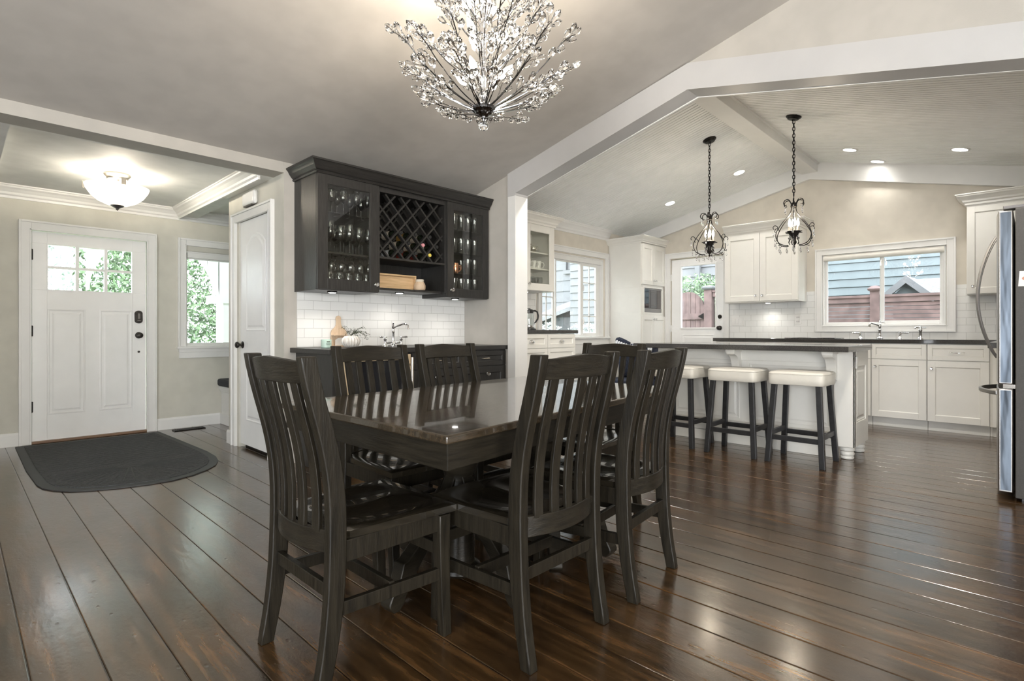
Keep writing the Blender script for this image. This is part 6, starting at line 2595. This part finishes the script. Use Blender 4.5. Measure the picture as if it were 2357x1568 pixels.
# fence beyond the sink window (horizontal slats) and gate beyond the door
fn = thing('garden_fence', 'reddish wooden fence with narrow horizontal boards outside the sink window', 'fence', (9.9, 1, -0.1))
mb = MB(FX(9.9))
z = -0.1
while z < 1.50:
    mb.box(-2.5, 3.35, -0.01, 0.01, z, z + 0.052)
    z += 0.06
mb.build('slat_panel', 'fence_cedar', fn)
mb = MB(FX(9.9))
mb.box(-2.5, 3.35, -0.03, 0.03, 1.52, 1.60)
mb.box(-2.5, 3.35, -0.05, 0.05, 1.60, 1.635)
mb.build('top_rail', 'fence_cedar', fn)
for y in (1.78, -0.6):
    mb = MB(FX(9.9))
    mb.box(y - .06, y + .06, -.06, .06, -0.1, 1.70)
    po = mb.build('post', 'fence_cedar', fn)
    mb = MB(FX(9.9))
    mb.loft([[(y - k_, -k_, z), (y + k_, -k_, z), (y + k_, k_, z), (y - k_, k_, z)] for (k_, z) in ((.08, 1.70), (.09, 1.73), (.05, 1.77), (.01, 1.78))])
    mb.build('post_cap', 'fence_cedar', po)
gt = thing('garden_gate', 'wooden gate with a rounded top and black strap hinge outside the back door', 'gate', (10.2, 5.0, -0.1))
mb = MB(FX(10.2))
yc = 4.97
n = 7
for k_ in range(n):
    a0, a1 = -0.34 + 0.68 * k_ / n, -0.34 + 0.68 * (k_ + 1) / n
    lp = []
    for a in (a0, (a0 + a1) / 2, a1 - 0.006):
        zt = 1.40 + 0.46 * sqrt(max(0, 1 - (a / 0.36) ** 2))
        lp.append([(yc + a, 0, -0.08), (yc + a, 0.02, -0.08), (yc + a, 0.02, zt), (yc + a, 0, zt)])
    mb.loft(lp)
mb.build('boards', 'fence_cedar', gt)
mb = MB(FX(10.2))
mb.box(yc - .34, yc + .34, 0.02, 0.045, 1.31, 1.43)
mb.box(yc - .34, yc + .34, 0.02, 0.045, 0.20, 0.34)
mb.build('cross_rail', 'fence_cedar', gt)
mb = MB(FX(10.2))
mb.prism([(0, 0), (0, 0)], 'x', 0, 0) if False else None
mb.loft([[(yc - .33, d, 1.43), (yc - .33, d, 1.31), (yc - .22, d, 1.37)] for d in (0.045, 0.055)])
mb.loft([[(yc + .22, d, 1.37), (yc + .33, d, 1.43), (yc + .33, d, 1.31)] for d in (0.045, 0.055)])
mb.build('strap_hinge', 'black_metal', gt)
for (y0_, lb) in ((4.545, 'square wooden gate post with a flat cap, right of the rounded gate'), (5.40, 'square wooden gate post left of the rounded gate')):
    p_ = thing('gate_post', lb, 'post', (10.2, y0_, -0.1))
    mb = MB(FX(10.2))
    mb.box(y0_ - .075, y0_ + .075, -.075, .075, -0.1, 1.88)
    mb.build('shaft', 'fence_cedar', p_)
    mb = MB(FX(10.2))
    mb.loft([[(y0_ - k_, -k_, z), (y0_ + k_, -k_, z), (y0_ + k_, k_, z), (y0_ - k_, k_, z)] for (k_, z) in ((.09, 1.88), (.11, 1.91), (.11, 1.935), (.07, 1.96))])
    mb.build('cap', 'siding_white', p_)
f2 = thing('garden_fence', 'wooden board fence right of the gate outside the back door', 'fence', (10.2, 3.8, -0.1))
mb = MB(FX(10.2))
y = 3.2
while y < 4.36:
    mb.box(y, y + .10, 0, .02, -0.08, 1.76)
    y += .112
mb.build('boards', 'fence_cedar', f2)
mb = MB(FX(10.2))
mb.box(3.15, 4.46, -.02, .05, 1.74, 1.83)
mb.box(3.15, 4.46, -.04, .07, 1.83, 1.86)
mb.build('top_rail', 'fence_cedar', f2)


def bush(label, c, rad, n, size, seed, mat='foliage', name='shrub', cat='shrub', trunk=None):
    t = thing(name, label, cat, (c[0], c[1], -0.12))
    mb = MB()
    leaves(mb, c, rad, n, size, seed)
    mb.build('foliage', mat, t)
    mb = MB()
    mb.tube([(c[0], c[1], -0.12), (c[0], c[1], c[2])], [0.05 if trunk is None else trunk, 0.03], 8)
    mb.build('trunk', 'bark', t)
    return t


bush('bright green shrub above the gate outside the back door', (11.2, 5.25, 1.62), (0.5, 0.8, 0.72), 4600, 0.040, 5, 'foliage')
# outside the left kitchen window: white sided house running away from the camera, lower shed roof, plants
hs = thing('neighbour_house', 'white lap-sided house with a lean-to roof outside the three-part kitchen window', 'house', (14, 9, -0.1))
mb = MB(FX(13.6))
siding(mb, 6.9, 16.5, 1.0, 8.0, 0.34)
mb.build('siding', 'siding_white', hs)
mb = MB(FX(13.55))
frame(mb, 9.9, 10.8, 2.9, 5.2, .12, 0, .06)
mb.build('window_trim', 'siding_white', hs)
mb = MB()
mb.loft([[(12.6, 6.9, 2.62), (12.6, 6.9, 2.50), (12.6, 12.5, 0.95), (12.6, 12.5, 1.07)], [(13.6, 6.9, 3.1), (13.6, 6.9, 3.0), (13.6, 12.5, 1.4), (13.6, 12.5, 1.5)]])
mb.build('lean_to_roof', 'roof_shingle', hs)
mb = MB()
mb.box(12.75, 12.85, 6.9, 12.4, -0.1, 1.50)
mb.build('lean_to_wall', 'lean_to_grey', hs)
for i, (x, y, z, r, lb) in enumerate(((9.6, 8.1, 0.9, 0.42, 'pale flowering bush low in the middle pane of the kitchen window'), (9.9, 7.3, 0.9, 0.50, 'dense pale bush low in the right pane of the kitchen window'), (8.6, 8.7, 0.85, 0.45, 'white flowering bush low in the left pane of the kitchen window'))):
    bush(lb, (x, y, z - .1), (r, r, 0.5), 900, 0.045, 31 + i, 'foliage_pale')
# front porch and trees
pc = thing('porch_arch', 'white porch column with a curved arch outside the nook window', 'porch', (3.4, 8.9, -0.12))
mb = MB(FY(9.0))
cxp, rad_, zsp = 2.02, 0.78, 1.62
mb.box(2.85, 3.05, -.16, .16, -.12, 1.50)
mb.box(2.72, 3.10, -.20, .20, 1.50, 1.62)
pts = []
for i in range(17):
    a = pi * i / 16
    pts.append((cxp - rad_ * cos(a), zsp + rad_ * sin(a)))
for i in range(16):
    p, q = pts[i], pts[i + 1]
    mb.loft([[(p[0], d, p[1]), (q[0], d, q[1]), (q[0], d, 2.9), (p[0], d, 2.9)] for d in (-.14, .14)])
mb.box(2.79, 8, -.14, .14, 1.62, 2.9)
mb.build('arch', 'porch_white', pc)
mb = MB()
mb.box(3.05, 8, 8.86, 9.14, -.12, 1.70)
mb.box(-4, 8, 9.1, 9.2, 2.5, 2.9)
mb.build('side_wall', 'porch_white', pc)
mb = MB()
mb.box(-5, 8, YE + TH + .02, 9.2, 2.9, 3.0)
mb.build('porch_ceiling', 'porch_white', pc)
# hanging wire wreath on the porch
wr = thing('wire_ornament', 'thin wire hoop hanging on a cord in front of the nook window', 'ornament', (2.1, 7.25, 1.2))
mb = MB()
ox, oy, oz = 2.105, 6.98, 1.28
mb.tube([(ox - .03, oy, 1.93), (ox, oy, oz + .135)], 0.002, 5)
mb.tube([(ox + .06 * cos(a), oy, oz + .13 * sin(a)) for a in [2 * pi * i / 28 for i in range(28)]], 0.0022, 5, closed=True)
mb.tube([(ox - .01, oy, oz + .005), (ox + .075, oy, oz + .03)], 0.004, 5)
mb.build('hoop', 'pewter', wr)
bush('tall pale green tree outside the nook window', (3.6, 14.0, 2.2), (1.9, 1.2, 3.2), 16000, 0.07, 51, 'foliage', 'tree', 'tree', 0.15)
bush('low dark shrub at the foot of the tree outside the nook window', (3.0, 12.0, 0.45), (0.9, 0.5, 0.5), 1800, 0.06, 52, 'foliage_pale')
bush('pale tree seen through the front door panes, left', (-0.6, 13.0, 2.6), (1.5, 1.2, 2.0), 6000, 0.06, 53, 'foliage_pale', 'tree', 'tree', 0.1)
bush('pale tree seen through the front door panes, right', (1.6, 17.5, 2.4), (1.9, 1.0, 2.6), 6500, 0.07, 54, 'foliage_pale', 'tree', 'tree', 0.1)
